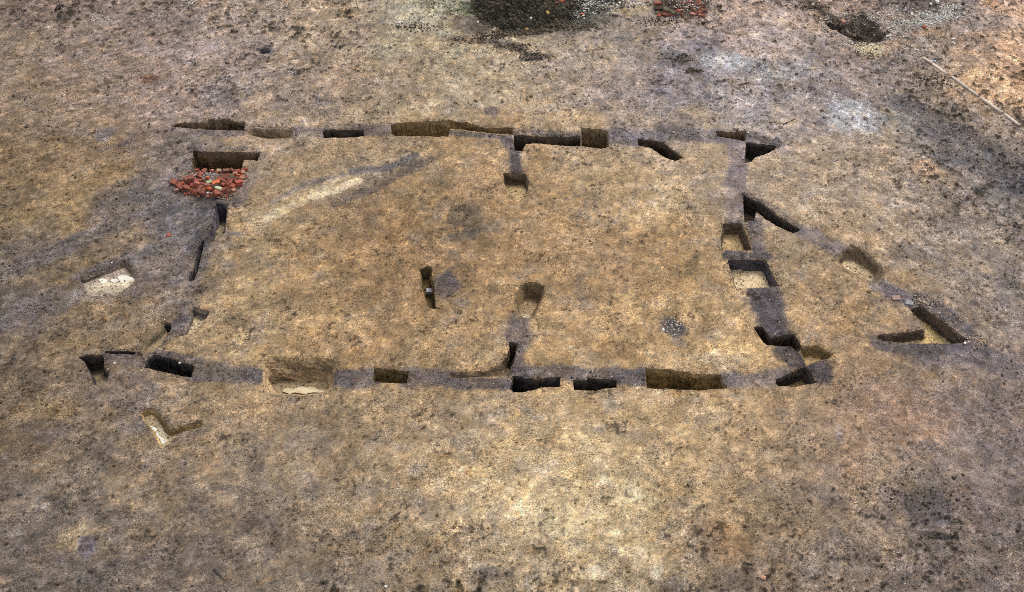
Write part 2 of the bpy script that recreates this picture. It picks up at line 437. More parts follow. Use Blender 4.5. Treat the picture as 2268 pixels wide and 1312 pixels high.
# ---- dark fill of the robbed wall trenches: polyline in the photograph, half width (m), colour, strength
DK = (76, 71, 78); MD = (106, 99, 102); GY_ = (132, 122, 116)
BANDS = [
    ([(385, 290), (480, 296), (560, 292)], .16, MD, .7), ([(540, 288), (655, 290)], .10, MD, .4), ([(655, 293), (714, 292)], .24, (124, 114, 112), .85),
    ([(730, 280), (800, 280)], .18, (104, 94, 82), .6), ([(805, 290), (868, 288)], .24, (108, 100, 96), .9), ([(995, 294), (1080, 300), (1128, 306)], .10, (98, 92, 92), .85),
    ([(1132, 290), (1285, 300)], .14, (108, 100, 96), .7), ([(1118, 310), (1138, 330), (1142, 375)], .15, (92, 86, 88), .8), ([(1140, 330), (1142, 380)], .10, (84, 78, 80), .6),
    ([(1350, 302), (1415, 306)], .28, (104, 98, 100), .9), ([(1415, 300), (1520, 298), (1600, 302), (1650, 312)], .24, (122, 115, 118), .85), ([(1470, 285), (1530, 300)], .26, (98, 94, 96), .6),
    ([(1655, 296), (1720, 318)], .14, (84, 78, 78), .75), ([(1636, 320), (1630, 400), (1630, 490)], .26, (128, 117, 119), .85), ([(1645, 350), (1640, 430)], .12, (122, 112, 114), .5),
    ([(1655, 432), (1720, 465), (1780, 510)], .10, (116, 106, 104), .6), ([(1672, 496), (1682, 550)], .19, (96, 90, 96), .85), ([(1610, 562), (1700, 566)], .13, (96, 92, 98), .9),
    ([(1690, 642), (1705, 700), (1725, 745)], .38, (84, 79, 87), .95), ([(1735, 780), (1765, 800)], .24, (80, 74, 80), .9), ([(1810, 800), (1822, 835)], .26, (76, 70, 78), .95),
    ([(1610, 842), (1680, 842), (1740, 832)], .22, (122, 114, 114), .85), ([(1140, 815), (1160, 835)], .18, (94, 88, 92), .9), ([(1145, 762), (1150, 810)], .14, (92, 86, 90), .8), ([(1160, 822), (1300, 826), (1430, 832)], .20, (110, 102, 100), .85),
    ([(1370, 834), (1432, 838)], .24, (98, 92, 94), .8), ([(904, 836), (995, 840)], .26, (100, 92, 92), .85), ([(745, 838), (828, 836)], .24, (98, 92, 94), .85), ([(993, 846), (1128, 850)], .20, (98, 90, 88), .85),
    ([(432, 824), (500, 828), (578, 832)], .28, (104, 97, 98), .85), ([(555, 830), (580, 835)], .2, (84, 80, 84), .7), ([(345, 782), (440, 800)], .10, (98, 90, 92), .7), ([(235, 790), (330, 800)], .22, (112, 104, 100), .75), ([(335, 770), (390, 725), (410, 700)], .16, (106, 97, 96), .8),
    ([(430, 640), (415, 680)], .22, (104, 95, 90), .7), ([(470, 440), (462, 500), (445, 540)], .30, (78, 76, 86), .85), ([(455, 560), (435, 620)], .16, (116, 106, 106), .6), ([(405, 690), (395, 735)], .12, (92, 86, 88), .7),
    ([(165, 615), (275, 573)], .14, (104, 98, 98), .8), ([(1150, 710), (1148, 755)], .26, (104, 96, 98), .8), ([(470, 330), (570, 332)], .10, (100, 94, 88), .5),
    ([(1780, 515), (1830, 540), (1870, 555)], .22, (124, 116, 118), .65), ([(1945, 630), (1990, 655), (2030, 678)], .24, (106, 100, 106), .8), ([(2040, 660), (2090, 690), (2150, 745)], .16, (96, 92, 96), .75), ([(1955, 765), (2040, 775), (2140, 765)], .24, (92, 88, 96), .85),
    ([(2140, 760), (2230, 800)], .18, (110, 104, 108), .6), ([(440, 400), (520, 440)], .35, (96, 90, 88), .5), ([(575, 345), (550, 400), (520, 450)], .22, (136, 122, 112), .55),
    ([(1740, 275), (1762, 263)], .02, (86, 76, 72), .9), ([(262, 325), (305, 311)], .03, (92, 80, 78), .7), ([(370, 1290), (390, 1312)], .02, (60, 56, 54), .7), ([(475, 1262), (510, 1300)], .015, (70, 66, 62), .7),
    ([(560, 480), (700, 420), (930, 340)], .20, (168, 150, 118), .45), ([(700, 450), (860, 385), (940, 350)], .16, (124, 112, 96), .45),
    ([(590, 484), (650, 456), (750, 418), (790, 402)], .13, (220, 204, 164), .68), ([(600, 452), (680, 408), (760, 388)], .09, (122, 114, 106), .8), ([(740, 452), (860, 400), (950, 352)], .15, (108, 96, 84), .75), ([(780, 380), (860, 372), (920, 345)], .13, (102, 98, 98), .8),
    ([(0, 610), (160, 540), (330, 470), (450, 400)], .26, (100, 95, 96), .6), ([(120, 690), (240, 600), (360, 545), (450, 500)], .20, (104, 100, 102), .5), ([(0, 720), (120, 650)], .3, (104, 98, 98), .5), ([(240, 470), (360, 420), (420, 370)], .3, (102, 96, 94), .55),
    ([(2000, 230), (2090, 290), (2180, 360), (2260, 420)], .46, (106, 103, 106), .78), ([(2080, 250), (2160, 300), (2260, 370)], .22, (98, 92, 90), .6), ([(2180, 560), (2260, 640)], .3, (122, 114, 108), .5), ([(2130, 780), (2260, 830)], .3, (112, 106, 112), .55),
    ([(1790, 4), (1820, 26), (1850, 40)], .09, (78, 68, 60), .8),
    ([(1060, 88), (1130, 100), (1170, 120)], .06, (74, 70, 66), .7),
]
m_patch = fbm(GX, GY, 0.45, 4, 8, 0.65)
FILL = np.zeros(GX.shape, dtype=bool)
for (pts, hw, rgb, st) in BANDS:
    rgb = (rgb[0], rgb[1], min(rgb[2], rgb[0] * 1.0))
    P = np.array([at(*p)[:2] for p in pts])
    R = hw * 1.9 + 0.1
    jx = np.searchsorted(xs, [P[:, 0].min() - R, P[:, 0].max() + R]); jy = np.searchsorted(ys, [P[:, 1].min() - R, P[:, 1].max() + R])
    sl = (slice(jy[0], jy[1]), slice(jx[0], jx[1]))
    X = GX[sl]; Y = GY[sl]
    d = np.full(X.shape, 9.0)
    for a, b in zip(P[:-1], P[1:]):
        e = b - a; t = np.clip(((X - a[0]) * e[0] + (Y - a[1]) * e[1]) / (e @ e), 0, 1)
        d = np.minimum(d, np.hypot(X - a[0] - t * e[0], Y - a[1] - t * e[1]))
    w = ((1 - sstep(0.6, 1.25, d / hw + EDGE[sl] * 0.95)) * np.clip(st * (1.02 + 0.20 * m_patch[sl] + 0.14 * GRIT[sl]), 0, .97))[..., None]
    CRGB[sl] = CRGB[sl] * (1 - w) + np.array(rgb, float) * w
    if sum(rgb) < 345 and hw > .09: FILL[sl] |= w[..., 0] > .5

# ---- mottling of the soil: ochre and grey flecks, crumbs
m1 = fbm(GX, GY, 0.42, 4, 11, 0.65)
m2 = fbm(GX, GY, 0.17, 4, 12, 0.7)
m3 = fbm(GX, GY, 0.30, 4, 13, 0.65)
# plough and trowel drag: streaks fan out over the site
def drag(ang, sx, sy, seed):
    a = math.radians(ang)
    p = GX * math.cos(a) + GY * math.sin(a); q = -GX * math.sin(a) + GY * math.cos(a)
    return fbm(p / sx, q / sy, 1.0, 4, seed, 0.65)
wl_ = 1 - sstep(-7, -3, GX + 0.5 * m1); wr_ = sstep(4.5, 8.5, GX + 0.25 * GY + 0.5 * m1)
strk = wl_ * drag(24, .34, .11, 15) + wr_ * drag(-38, .34, .11, 16) + np.clip(1 - wl_ - wr_, 0, 1) * (0.5 * drag(3, .26, .13, 17) + 0.5 * drag(80, .30, .12, 18))
STRK = strk
CRGB *= np.exp(0.11 * m1 + 0.15 * m2 + (0.10 + 0.10 * RGH) * strk)[..., None]
h1 = sstep(0.15, 1.1, fbm(GX, GY, 0.5, 5, 19, 0.68))[..., None] * 0.42
h2 = sstep(0.2, 1.2, fbm(GX, GY, 0.36, 5, 20, 0.68))[..., None] * 0.30
lum = CRGB.mean(-1, keepdims=True)
CRGB = CRGB * (1 - h1) + lum * np.array([1.07, 1.0, 0.93]) * h1
CRGB = CRGB * (1 - h2) + lum * np.array([1.20, 1.02, 0.76]) * h2
CRGB *= np.stack([1 + 0.02 * m3, 1 + 0.0 * m3, 1 - 0.05 * m3], -1)
gf = sstep(0.85, 1.35, fbm(GX, GY, 0.16, 3, 14, 0.6))[..., None] * 0.55
CRGB = CRGB * (1 - gf) + (CRGB.mean(-1, keepdims=True) * np.array([0.86, 0.86, 0.885])) * gf
# turfy dark clods lying on the rough soil
cl1 = fbm(GX * 1.0, GY * 1.25, 0.15, 4, 21, 0.62)
cl2 = fbm(GX, GY, 0.8, 3, 22)
clod = sstep(0.50, 0.95, cl1 * 0.75 + 0.45 * STRK + 0.35 * cl2 - 0.45 + 0.80 * RGH) * np.clip(RGH * 1.6 - 0.15, 0, 1)
CRGB *= (1 - 0.52 * clod)[..., None]
_lum = CRGB.mean(-1, keepdims=True)
CRGB = (_lum + (CRGB - _lum) * 0.82) * np.array([1.065, 1.045, 1.055])
CRGB *= (1 + 0.07 * (1 - sstep(-8, -1, GX)) * sstep(-2, 5, GY) + 0.06 * sstep(3, 8, GY) + 0.04 * (1 - sstep(-5, -2, GY)))[..., None]
# crumbs: clustered dark specks and pale flecks
spk = fbm(GX, GY, 0.075, 2, 23, 0.8) + 0.45 * fbm(GX, GY, 0.5, 3, 24)
CRGB *= (1 - 0.42 * sstep(0.55, 1.15, spk))[..., None]
pal = fbm(GX, GY, 0.085, 2, 25, 0.8) + 0.45 * fbm(GX, GY, 0.6, 3, 26)
CRGB *= (1 + 0.22 * sstep(0.55, 1.2, pal))[..., None]
rus = (sstep(0.5, 1.2, fbm(GX, GY, 0.12, 3, 27, 0.7) + 0.4 * fbm(GX, GY, 0.9, 3, 28)) * 0.45)[..., None]
CRGB *= 1 + rus * np.array([0.05, -0.06, -0.22])
CRGB[..., 2] = np.minimum(CRGB[..., 2], CRGB[..., 0] * 1.03)
SOIL = lin(np.clip(CRGB, 8, 245)) * ALB
GRAIN = np.clip(0.60 + 0.34 * fbm(GX, GY, 0.5, 4, 29, 0.6) + 0.25 * RGH - 0.9 * np.clip((_lum[..., 0] - 185) / 50, 0, .5), 0.25, 1.1)
core = ((GX > -14.8) & (GX < 14.8) & (GY > -8.4) & (GY < 11.8)).astype(float)

# ---- relief
Z = 0.030 * fbm(GX, GY, 1.7, 3, 31) + core * (0.008 * fbm(GX, GY, 0.28, 3, 32) + (0.007 + 0.013 * RGH) * fbm(GX, GY, 0.10, 3, 33, 0.65))
Z += core * clod * 0.045 * (0.6 + 0.6 * vnoise(GX * 21, GY * 21))
Z += 0.25 * fbm(GX, GY, 60.0, 2, 34) * (1 - np.exp(-(np.maximum(np.hypot(GX, GY) - 16, 0) / 30) ** 2))

# brick rubble heap, low rise of the hole's upcast
def rise(u, v, ru, rv, h):
    c = at(u, v); s0 = ppm(u, v); fy = abs(at(u, v - 10)[1] - c[1]) / 10
    d = np.sqrt(((GX - c[0]) / (ru / s0)) ** 2 + ((GY - c[1]) / (rv * fy)) ** 2)
    return h * (1 - sstep(0.25, 1.0, d + EDGE * 0.4))


HEAP1 = rise(465, 412, 100, 38, 0.13); HEAP2 = rise(1512, 2, 80, 40, 0.30)
Z += HEAP1 + HEAP2 + rise(1305, 20, 60, 36, 0.10) + rise(1935, 118, 60, 16, 0.06)

# ------------------------------------------------------------------ excavated pits
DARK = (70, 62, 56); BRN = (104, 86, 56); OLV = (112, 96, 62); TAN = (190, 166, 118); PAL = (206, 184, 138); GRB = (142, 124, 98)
G_FAR = 'pits dug along the far wall trench'; G_NEAR = 'pits dug along the near wall trench'
G_EAST = 'pits dug along the right wall trench'; G_WEST = 'pits dug along the left wall trench'; G_ONE = 'pits dug away from the wall lines'
PITS = []
WALLK = 2.4


def pit(label, group, poly, depth, wall=BRN, floor=GRB, slope=0.035, inner=None, grad=None, topdark=0.0, wob=1.0):
    wall = (wall[0], wall[1] * 1.0, min(wall[2] * 1.10, wall[0]))
    floor = (floor[0], floor[1], min(floor[2] * 1.08, floor[0]))
    PITS.append(dict(label=label, group=group, poly=poly, depth=depth, wall=wall, floor=floor, slope=slope, inner=inner, grad=grad, topdark=topdark, wob=wob))


# far row, from the left
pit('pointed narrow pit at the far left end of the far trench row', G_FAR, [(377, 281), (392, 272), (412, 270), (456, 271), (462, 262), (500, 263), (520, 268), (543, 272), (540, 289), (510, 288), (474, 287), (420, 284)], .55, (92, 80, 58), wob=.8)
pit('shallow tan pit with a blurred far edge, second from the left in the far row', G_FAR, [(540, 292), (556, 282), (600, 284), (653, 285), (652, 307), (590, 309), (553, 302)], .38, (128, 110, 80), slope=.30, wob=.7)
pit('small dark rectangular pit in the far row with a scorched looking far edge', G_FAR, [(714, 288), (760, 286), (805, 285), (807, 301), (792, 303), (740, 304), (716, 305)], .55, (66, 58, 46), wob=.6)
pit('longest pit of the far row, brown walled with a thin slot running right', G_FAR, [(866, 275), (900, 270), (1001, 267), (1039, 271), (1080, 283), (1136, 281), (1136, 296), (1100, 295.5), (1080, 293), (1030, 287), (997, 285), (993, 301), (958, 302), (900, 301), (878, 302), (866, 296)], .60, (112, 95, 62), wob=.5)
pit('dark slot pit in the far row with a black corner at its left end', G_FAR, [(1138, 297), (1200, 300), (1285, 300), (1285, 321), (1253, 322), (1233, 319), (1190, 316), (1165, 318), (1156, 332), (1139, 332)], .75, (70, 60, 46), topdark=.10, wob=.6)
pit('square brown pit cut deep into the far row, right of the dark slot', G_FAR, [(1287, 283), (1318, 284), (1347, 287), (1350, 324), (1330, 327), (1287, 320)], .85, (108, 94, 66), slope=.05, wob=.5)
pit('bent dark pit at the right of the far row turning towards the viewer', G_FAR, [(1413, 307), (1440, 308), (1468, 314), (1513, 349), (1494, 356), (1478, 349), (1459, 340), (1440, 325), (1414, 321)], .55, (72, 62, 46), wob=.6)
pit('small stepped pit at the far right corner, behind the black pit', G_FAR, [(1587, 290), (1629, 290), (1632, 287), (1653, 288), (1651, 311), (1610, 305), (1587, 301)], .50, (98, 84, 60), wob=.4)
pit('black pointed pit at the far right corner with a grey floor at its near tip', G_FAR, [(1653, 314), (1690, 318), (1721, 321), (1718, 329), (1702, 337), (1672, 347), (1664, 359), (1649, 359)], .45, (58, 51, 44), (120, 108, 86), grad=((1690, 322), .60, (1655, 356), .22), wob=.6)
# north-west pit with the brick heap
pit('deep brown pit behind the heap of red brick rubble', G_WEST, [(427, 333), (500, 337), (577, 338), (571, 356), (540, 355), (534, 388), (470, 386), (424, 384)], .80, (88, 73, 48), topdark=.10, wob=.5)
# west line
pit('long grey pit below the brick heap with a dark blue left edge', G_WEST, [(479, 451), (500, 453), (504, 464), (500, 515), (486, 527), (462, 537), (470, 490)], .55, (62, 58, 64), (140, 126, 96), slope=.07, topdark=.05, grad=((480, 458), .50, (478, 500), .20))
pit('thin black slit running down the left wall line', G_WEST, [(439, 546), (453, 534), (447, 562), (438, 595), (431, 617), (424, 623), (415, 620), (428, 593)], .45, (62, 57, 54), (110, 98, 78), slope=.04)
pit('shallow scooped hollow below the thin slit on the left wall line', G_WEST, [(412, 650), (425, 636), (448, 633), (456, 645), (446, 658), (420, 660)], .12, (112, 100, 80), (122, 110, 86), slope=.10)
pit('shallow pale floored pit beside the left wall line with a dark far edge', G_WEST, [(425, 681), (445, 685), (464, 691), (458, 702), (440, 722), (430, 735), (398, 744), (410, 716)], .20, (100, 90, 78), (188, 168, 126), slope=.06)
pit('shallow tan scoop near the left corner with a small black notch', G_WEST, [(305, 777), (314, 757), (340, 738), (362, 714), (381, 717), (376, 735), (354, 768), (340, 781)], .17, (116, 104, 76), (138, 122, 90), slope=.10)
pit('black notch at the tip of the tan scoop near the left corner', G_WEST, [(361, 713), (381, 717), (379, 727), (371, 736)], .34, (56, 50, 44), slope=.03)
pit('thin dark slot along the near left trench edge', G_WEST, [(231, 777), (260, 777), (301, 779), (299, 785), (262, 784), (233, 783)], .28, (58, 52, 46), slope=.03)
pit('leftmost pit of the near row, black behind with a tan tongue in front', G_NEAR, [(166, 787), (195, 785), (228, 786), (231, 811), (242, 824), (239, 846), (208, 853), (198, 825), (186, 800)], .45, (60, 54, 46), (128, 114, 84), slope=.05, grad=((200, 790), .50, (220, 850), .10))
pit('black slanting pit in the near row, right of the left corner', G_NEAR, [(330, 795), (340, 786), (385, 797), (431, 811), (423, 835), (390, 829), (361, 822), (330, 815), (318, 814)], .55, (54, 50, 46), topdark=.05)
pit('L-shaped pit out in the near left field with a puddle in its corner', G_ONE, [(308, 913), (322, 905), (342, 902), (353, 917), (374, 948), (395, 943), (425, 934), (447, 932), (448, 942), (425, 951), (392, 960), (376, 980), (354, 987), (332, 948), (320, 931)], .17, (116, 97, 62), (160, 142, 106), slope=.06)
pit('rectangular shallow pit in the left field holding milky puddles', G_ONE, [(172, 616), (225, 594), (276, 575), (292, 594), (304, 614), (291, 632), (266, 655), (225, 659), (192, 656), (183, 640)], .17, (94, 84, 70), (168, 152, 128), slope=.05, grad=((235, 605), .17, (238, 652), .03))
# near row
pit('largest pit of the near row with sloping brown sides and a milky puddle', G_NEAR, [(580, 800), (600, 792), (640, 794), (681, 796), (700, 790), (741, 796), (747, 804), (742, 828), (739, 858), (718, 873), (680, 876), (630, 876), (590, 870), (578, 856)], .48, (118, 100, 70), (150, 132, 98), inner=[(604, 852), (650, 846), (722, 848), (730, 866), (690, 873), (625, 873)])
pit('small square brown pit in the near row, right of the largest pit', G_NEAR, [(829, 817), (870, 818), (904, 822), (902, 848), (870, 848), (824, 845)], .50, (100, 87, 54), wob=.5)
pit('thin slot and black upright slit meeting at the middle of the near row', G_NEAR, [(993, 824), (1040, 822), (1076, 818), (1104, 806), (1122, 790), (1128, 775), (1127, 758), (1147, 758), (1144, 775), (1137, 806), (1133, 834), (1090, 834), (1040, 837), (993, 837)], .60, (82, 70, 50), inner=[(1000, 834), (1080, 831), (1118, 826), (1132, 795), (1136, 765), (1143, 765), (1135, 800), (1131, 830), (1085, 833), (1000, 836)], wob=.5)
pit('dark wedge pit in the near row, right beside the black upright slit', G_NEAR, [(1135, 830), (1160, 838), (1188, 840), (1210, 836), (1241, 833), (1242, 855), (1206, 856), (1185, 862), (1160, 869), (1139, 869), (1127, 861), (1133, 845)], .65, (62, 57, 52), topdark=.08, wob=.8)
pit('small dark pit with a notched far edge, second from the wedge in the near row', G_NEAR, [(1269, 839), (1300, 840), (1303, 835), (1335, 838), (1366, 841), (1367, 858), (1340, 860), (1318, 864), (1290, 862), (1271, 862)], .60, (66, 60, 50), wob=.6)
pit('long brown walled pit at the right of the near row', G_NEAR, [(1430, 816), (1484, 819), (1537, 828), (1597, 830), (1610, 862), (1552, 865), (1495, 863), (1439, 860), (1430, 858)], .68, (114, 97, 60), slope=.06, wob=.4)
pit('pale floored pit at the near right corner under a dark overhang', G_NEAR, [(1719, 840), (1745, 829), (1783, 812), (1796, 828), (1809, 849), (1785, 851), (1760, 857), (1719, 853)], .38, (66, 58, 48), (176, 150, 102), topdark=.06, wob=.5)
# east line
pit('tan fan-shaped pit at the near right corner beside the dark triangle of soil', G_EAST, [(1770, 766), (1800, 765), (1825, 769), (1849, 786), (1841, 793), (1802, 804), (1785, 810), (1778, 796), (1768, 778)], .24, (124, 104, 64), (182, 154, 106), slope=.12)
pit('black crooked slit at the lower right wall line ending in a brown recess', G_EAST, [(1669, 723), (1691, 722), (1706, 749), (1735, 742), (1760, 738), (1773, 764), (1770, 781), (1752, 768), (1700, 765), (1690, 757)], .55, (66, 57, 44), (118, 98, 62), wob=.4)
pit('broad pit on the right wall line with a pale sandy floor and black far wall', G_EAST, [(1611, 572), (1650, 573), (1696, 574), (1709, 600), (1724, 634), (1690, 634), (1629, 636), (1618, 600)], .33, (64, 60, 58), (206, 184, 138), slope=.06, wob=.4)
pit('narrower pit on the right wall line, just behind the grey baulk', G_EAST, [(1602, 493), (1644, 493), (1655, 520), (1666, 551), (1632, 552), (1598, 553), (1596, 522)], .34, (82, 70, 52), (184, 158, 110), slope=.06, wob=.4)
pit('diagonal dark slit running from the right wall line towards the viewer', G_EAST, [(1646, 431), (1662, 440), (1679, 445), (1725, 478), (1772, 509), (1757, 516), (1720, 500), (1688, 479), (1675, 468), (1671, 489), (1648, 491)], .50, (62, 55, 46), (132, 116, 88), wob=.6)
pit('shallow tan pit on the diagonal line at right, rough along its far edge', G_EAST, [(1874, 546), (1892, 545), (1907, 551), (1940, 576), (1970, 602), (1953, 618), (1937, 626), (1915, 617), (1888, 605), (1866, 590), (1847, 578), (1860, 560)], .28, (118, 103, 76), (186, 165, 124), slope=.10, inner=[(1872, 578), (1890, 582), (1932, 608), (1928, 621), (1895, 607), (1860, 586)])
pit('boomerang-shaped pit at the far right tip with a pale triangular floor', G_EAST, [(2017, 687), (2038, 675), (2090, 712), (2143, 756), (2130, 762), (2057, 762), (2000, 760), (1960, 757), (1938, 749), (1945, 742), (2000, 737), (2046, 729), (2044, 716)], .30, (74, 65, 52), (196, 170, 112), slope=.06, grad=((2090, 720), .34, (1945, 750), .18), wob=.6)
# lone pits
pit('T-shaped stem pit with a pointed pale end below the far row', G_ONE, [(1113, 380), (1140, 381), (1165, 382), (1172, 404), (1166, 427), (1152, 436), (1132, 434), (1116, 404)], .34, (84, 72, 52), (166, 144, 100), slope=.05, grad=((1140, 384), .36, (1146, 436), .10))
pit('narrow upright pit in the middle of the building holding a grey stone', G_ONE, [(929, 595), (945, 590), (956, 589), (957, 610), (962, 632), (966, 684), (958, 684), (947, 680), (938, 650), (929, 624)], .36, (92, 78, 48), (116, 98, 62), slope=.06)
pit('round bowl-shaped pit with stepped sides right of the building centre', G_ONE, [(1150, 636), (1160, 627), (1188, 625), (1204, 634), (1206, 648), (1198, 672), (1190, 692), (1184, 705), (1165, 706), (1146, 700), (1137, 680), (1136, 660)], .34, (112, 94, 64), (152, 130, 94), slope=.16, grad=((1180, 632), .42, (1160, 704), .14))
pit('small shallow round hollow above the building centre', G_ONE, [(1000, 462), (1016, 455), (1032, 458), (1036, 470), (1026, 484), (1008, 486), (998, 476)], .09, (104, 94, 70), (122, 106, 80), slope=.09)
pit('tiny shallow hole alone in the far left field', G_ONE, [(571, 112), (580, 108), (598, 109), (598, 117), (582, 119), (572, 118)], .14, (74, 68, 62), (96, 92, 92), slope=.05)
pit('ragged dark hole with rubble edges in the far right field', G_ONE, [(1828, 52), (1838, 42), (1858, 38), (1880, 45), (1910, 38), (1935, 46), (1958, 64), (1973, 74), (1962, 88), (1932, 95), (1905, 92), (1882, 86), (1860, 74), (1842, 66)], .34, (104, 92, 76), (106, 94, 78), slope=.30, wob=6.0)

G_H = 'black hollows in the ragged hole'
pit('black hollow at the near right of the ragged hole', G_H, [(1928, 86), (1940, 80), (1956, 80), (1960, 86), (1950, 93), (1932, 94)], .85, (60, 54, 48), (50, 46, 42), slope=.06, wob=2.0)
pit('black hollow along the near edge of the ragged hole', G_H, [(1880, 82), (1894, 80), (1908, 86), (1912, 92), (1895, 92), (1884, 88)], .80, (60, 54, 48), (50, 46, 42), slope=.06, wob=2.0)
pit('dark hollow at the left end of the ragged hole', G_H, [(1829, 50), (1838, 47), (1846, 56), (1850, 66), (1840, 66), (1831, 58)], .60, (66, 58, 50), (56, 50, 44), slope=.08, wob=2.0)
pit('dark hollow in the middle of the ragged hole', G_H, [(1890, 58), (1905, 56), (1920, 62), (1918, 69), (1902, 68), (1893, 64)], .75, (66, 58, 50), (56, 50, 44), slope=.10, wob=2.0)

RIM = np.zeros(Z.shape, dtype=bool); TT = np.zeros_like(Z); PID = np.full(Z.shape, -1, dtype=np.int32)
BASEZ = Z.copy(); GXs = GX.copy(); GYs = GY.copy()
PSOIL = SOIL.copy()                                # floor / wall colours of the pits
W3 = fbm(GX, GY, 0.085, 3, 44); W1 = fbm(GX, GY, 0.22, 3, 41); W2 = fbm(GX, GY, 0.7, 2, 42)
FLN = fbm(GX, GY, 0.35, 3, 43)


def sdf_poly(P, X, Y):
    d = np.full(X.shape, 1e9); ins = np.zeros(X.shape, dtype=bool)
    n = len(P)
    for i in range(n):
        a = P[i]; b = P[(i + 1) % n]; e = b - a
        t = np.clip(((X - a[0]) * e[0] + (Y - a[1]) * e[1]) / max(e @ e, 1e-12), 0, 1)
        d = np.minimum(d, np.hypot(X - a[0] - t * e[0], Y - a[1] - t * e[1]))
        c = (a[1] > Y) != (b[1] > Y)
        xi = a[0] + (Y - a[1]) / (e[1] if abs(e[1]) > 1e-12 else 1e-12) * e[0]
        ins ^= c & (X < xi)
    return np.where(ins, -d, d)


for k, p in enumerate(PITS):
    P = np.array([at(*q)[:2] for q in p['poly']])
    p['c'] = P.mean(0)
    jx = np.searchsorted(xs, [P[:, 0].min() - .4, P[:, 0].max() + .4]); jy = np.searchsorted(ys, [P[:, 1].min() - .4, P[:, 1].max() + .4])
    sl = (slice(jy[0], jy[1]), slice(jx[0], jx[1]))
    X = GX[sl]; Y = GY[sl]
    s = sdf_poly(P, X, Y) + (0.012 * W1[sl] + 0.014 * W2[sl]) * p['wob'] + 0.006 * W3[sl]
    gy, gx = np.gradient(s, DY, DX)
    gl = np.maximum(np.hypot(gx, gy), 0.3)
    # vertices next to the rim are moved onto it so that the cut edge is clean
    near = (np.abs(s) < 0.014) & (TT[sl] <= 0)
    GXs[sl] = np.where(near, X - s * gx / gl ** 2 * 0.9, GXs[sl]); GYs[sl] = np.where(near, Y - s * gy / gl ** 2 * 0.9, GYs[sl])
    s = np.where(near, 0.0, s)
    if p['grad']:
        (a, d0, b, d1) = p['grad']
        A = at(*a)[:2]; B = at(*b)[:2]; e = B - A
        t = np.clip(((X - A[0]) * e[0] + (Y - A[1]) * e[1]) / (e @ e), 0, 1)
        dep = d0 + (d1 - d0) * t
    else:
        dep = np.full(X.shape, p['depth'])
    if p['inner']:
        Q = np.array([at(u, v, -p['depth'])[:2] for u, v in p['inner']])
        # keep the floor inside the mouth of the pit
        si = sdf_poly(Q, X, Y) + 0.02 * W1[sl]
        so = -np.minimum(s, 0)
        t = np.where(s < 0, np.clip(so / (so + np.maximum(si, 0) + 1e-6), 0, 1), 0)
        t = np.where(si <= 0, np.where(s < 0, 1.0, 0), t)
        t = np.clip(t * 1.05, 0, 1)
        t = np.where((s < 0) & (so > 0.02), np.maximum(t, 0.02), t)
    else:
        t = np.clip(-s / p['slope'], 0, 1)
        if p['slope'] > 0.1:
            t = sstep(0, 1, t) * 0.6 + t * 0.4
    zz = -dep * t + BASEZ[sl] * (1 - t) + 0.010 * FLN[sl] * t
    take = (t > 0) & (zz < Z[sl])
    Z[sl] = np.where(take, zz, Z[sl]); TT[sl] = np.where(take, t, TT[sl]); PID[sl] = np.where(take, k, PID[sl])
    # crumbled lip of the rim
    RIM[sl] |= (s > 0.004) & (s < 0.004 + 0.10 * np.abs(W3[sl])) & (TT[sl] <= 0)
    lip = np.exp(-np.maximum(s, 0) / 0.05) * (s >= 0) * (TT[sl] <= 0)
    Z[sl] -= lip * 0.018 * (1 + W1[sl])
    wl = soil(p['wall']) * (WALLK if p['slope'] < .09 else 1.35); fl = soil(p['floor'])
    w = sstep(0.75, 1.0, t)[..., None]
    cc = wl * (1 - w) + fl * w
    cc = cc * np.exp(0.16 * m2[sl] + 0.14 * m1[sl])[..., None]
    gb = (1 - sstep(.04, .12, dep))[..., None] * 0.85
    cc = cc * (1 - gb) + SOIL[sl] * gb
    PSOIL[sl] = np.where(take[..., None], cc, PSOIL[sl])

for (u, v, ru, rv, st) in [(280, 621, 26, 13, .7), (229, 622, 16, 9, .6), (255, 622, 22, 9, .5), (245, 632, 60, 14, .35), (350, 964, 20, 26, .6), (672, 865, 62, 11, .85), (440, 712, 20, 16, .4), (1165, 692, 14, 10, .5)]:
    sl, mk = blob_mask(u, v, ru, rv, 0)
    w = (mk * st * (TT[sl] > .3))[..., None]
    PSOIL[sl] = PSOIL[sl] * (1 - w) + soil((208, 196, 168)) * w

# cells: ground, pit wall or pit floor
t4 = np.stack([TT[:-1, :-1], TT[:-1, 1:], TT[1:, 1:], TT[1:, :-1]])
p4 = np.stack([PID[:-1, :-1], PID[:-1, 1:], PID[1:, 1:], PID[1:, :-1]])
tmax = t4.max(0); tmin = t4.min(0)
cpid = np.take_along_axis(p4, t4.argmax(0)[None], 0)[0]
incell = tmax > 0.0
floorc = tmin > 0.90
idx = np.arange(NY * NX).reshape(NY, NX)
quads = np.stack([idx[:-1, :-1], idx[:-1, 1:], idx[1:, 1:], idx[1:, :-1]], -1)
VERT = np.stack([GXs.ravel(), GYs.ravel(), Z.ravel()], -1)
SOILF = SOIL.reshape(-1, 3); PSOILF = PSOIL.reshape(-1, 3)


def sub_mesh(q):
    u, inv = np.unique(q.ravel(), return_inverse=True)
    return u, inv.reshape(-1, 4)


u, f = sub_mesh(quads[~incell])
ground = mesh_obj('ground', VERT[u], f, M_GROUND, col=np.column_stack([SOILF[u], GRAIN.ravel()[u]]))
tag(ground, kind='structure')


def hw(x, y, z):
    return fbm(x + 1.9 * z, y - 2.3 * z, 0.16, 3, 51, 0.6)


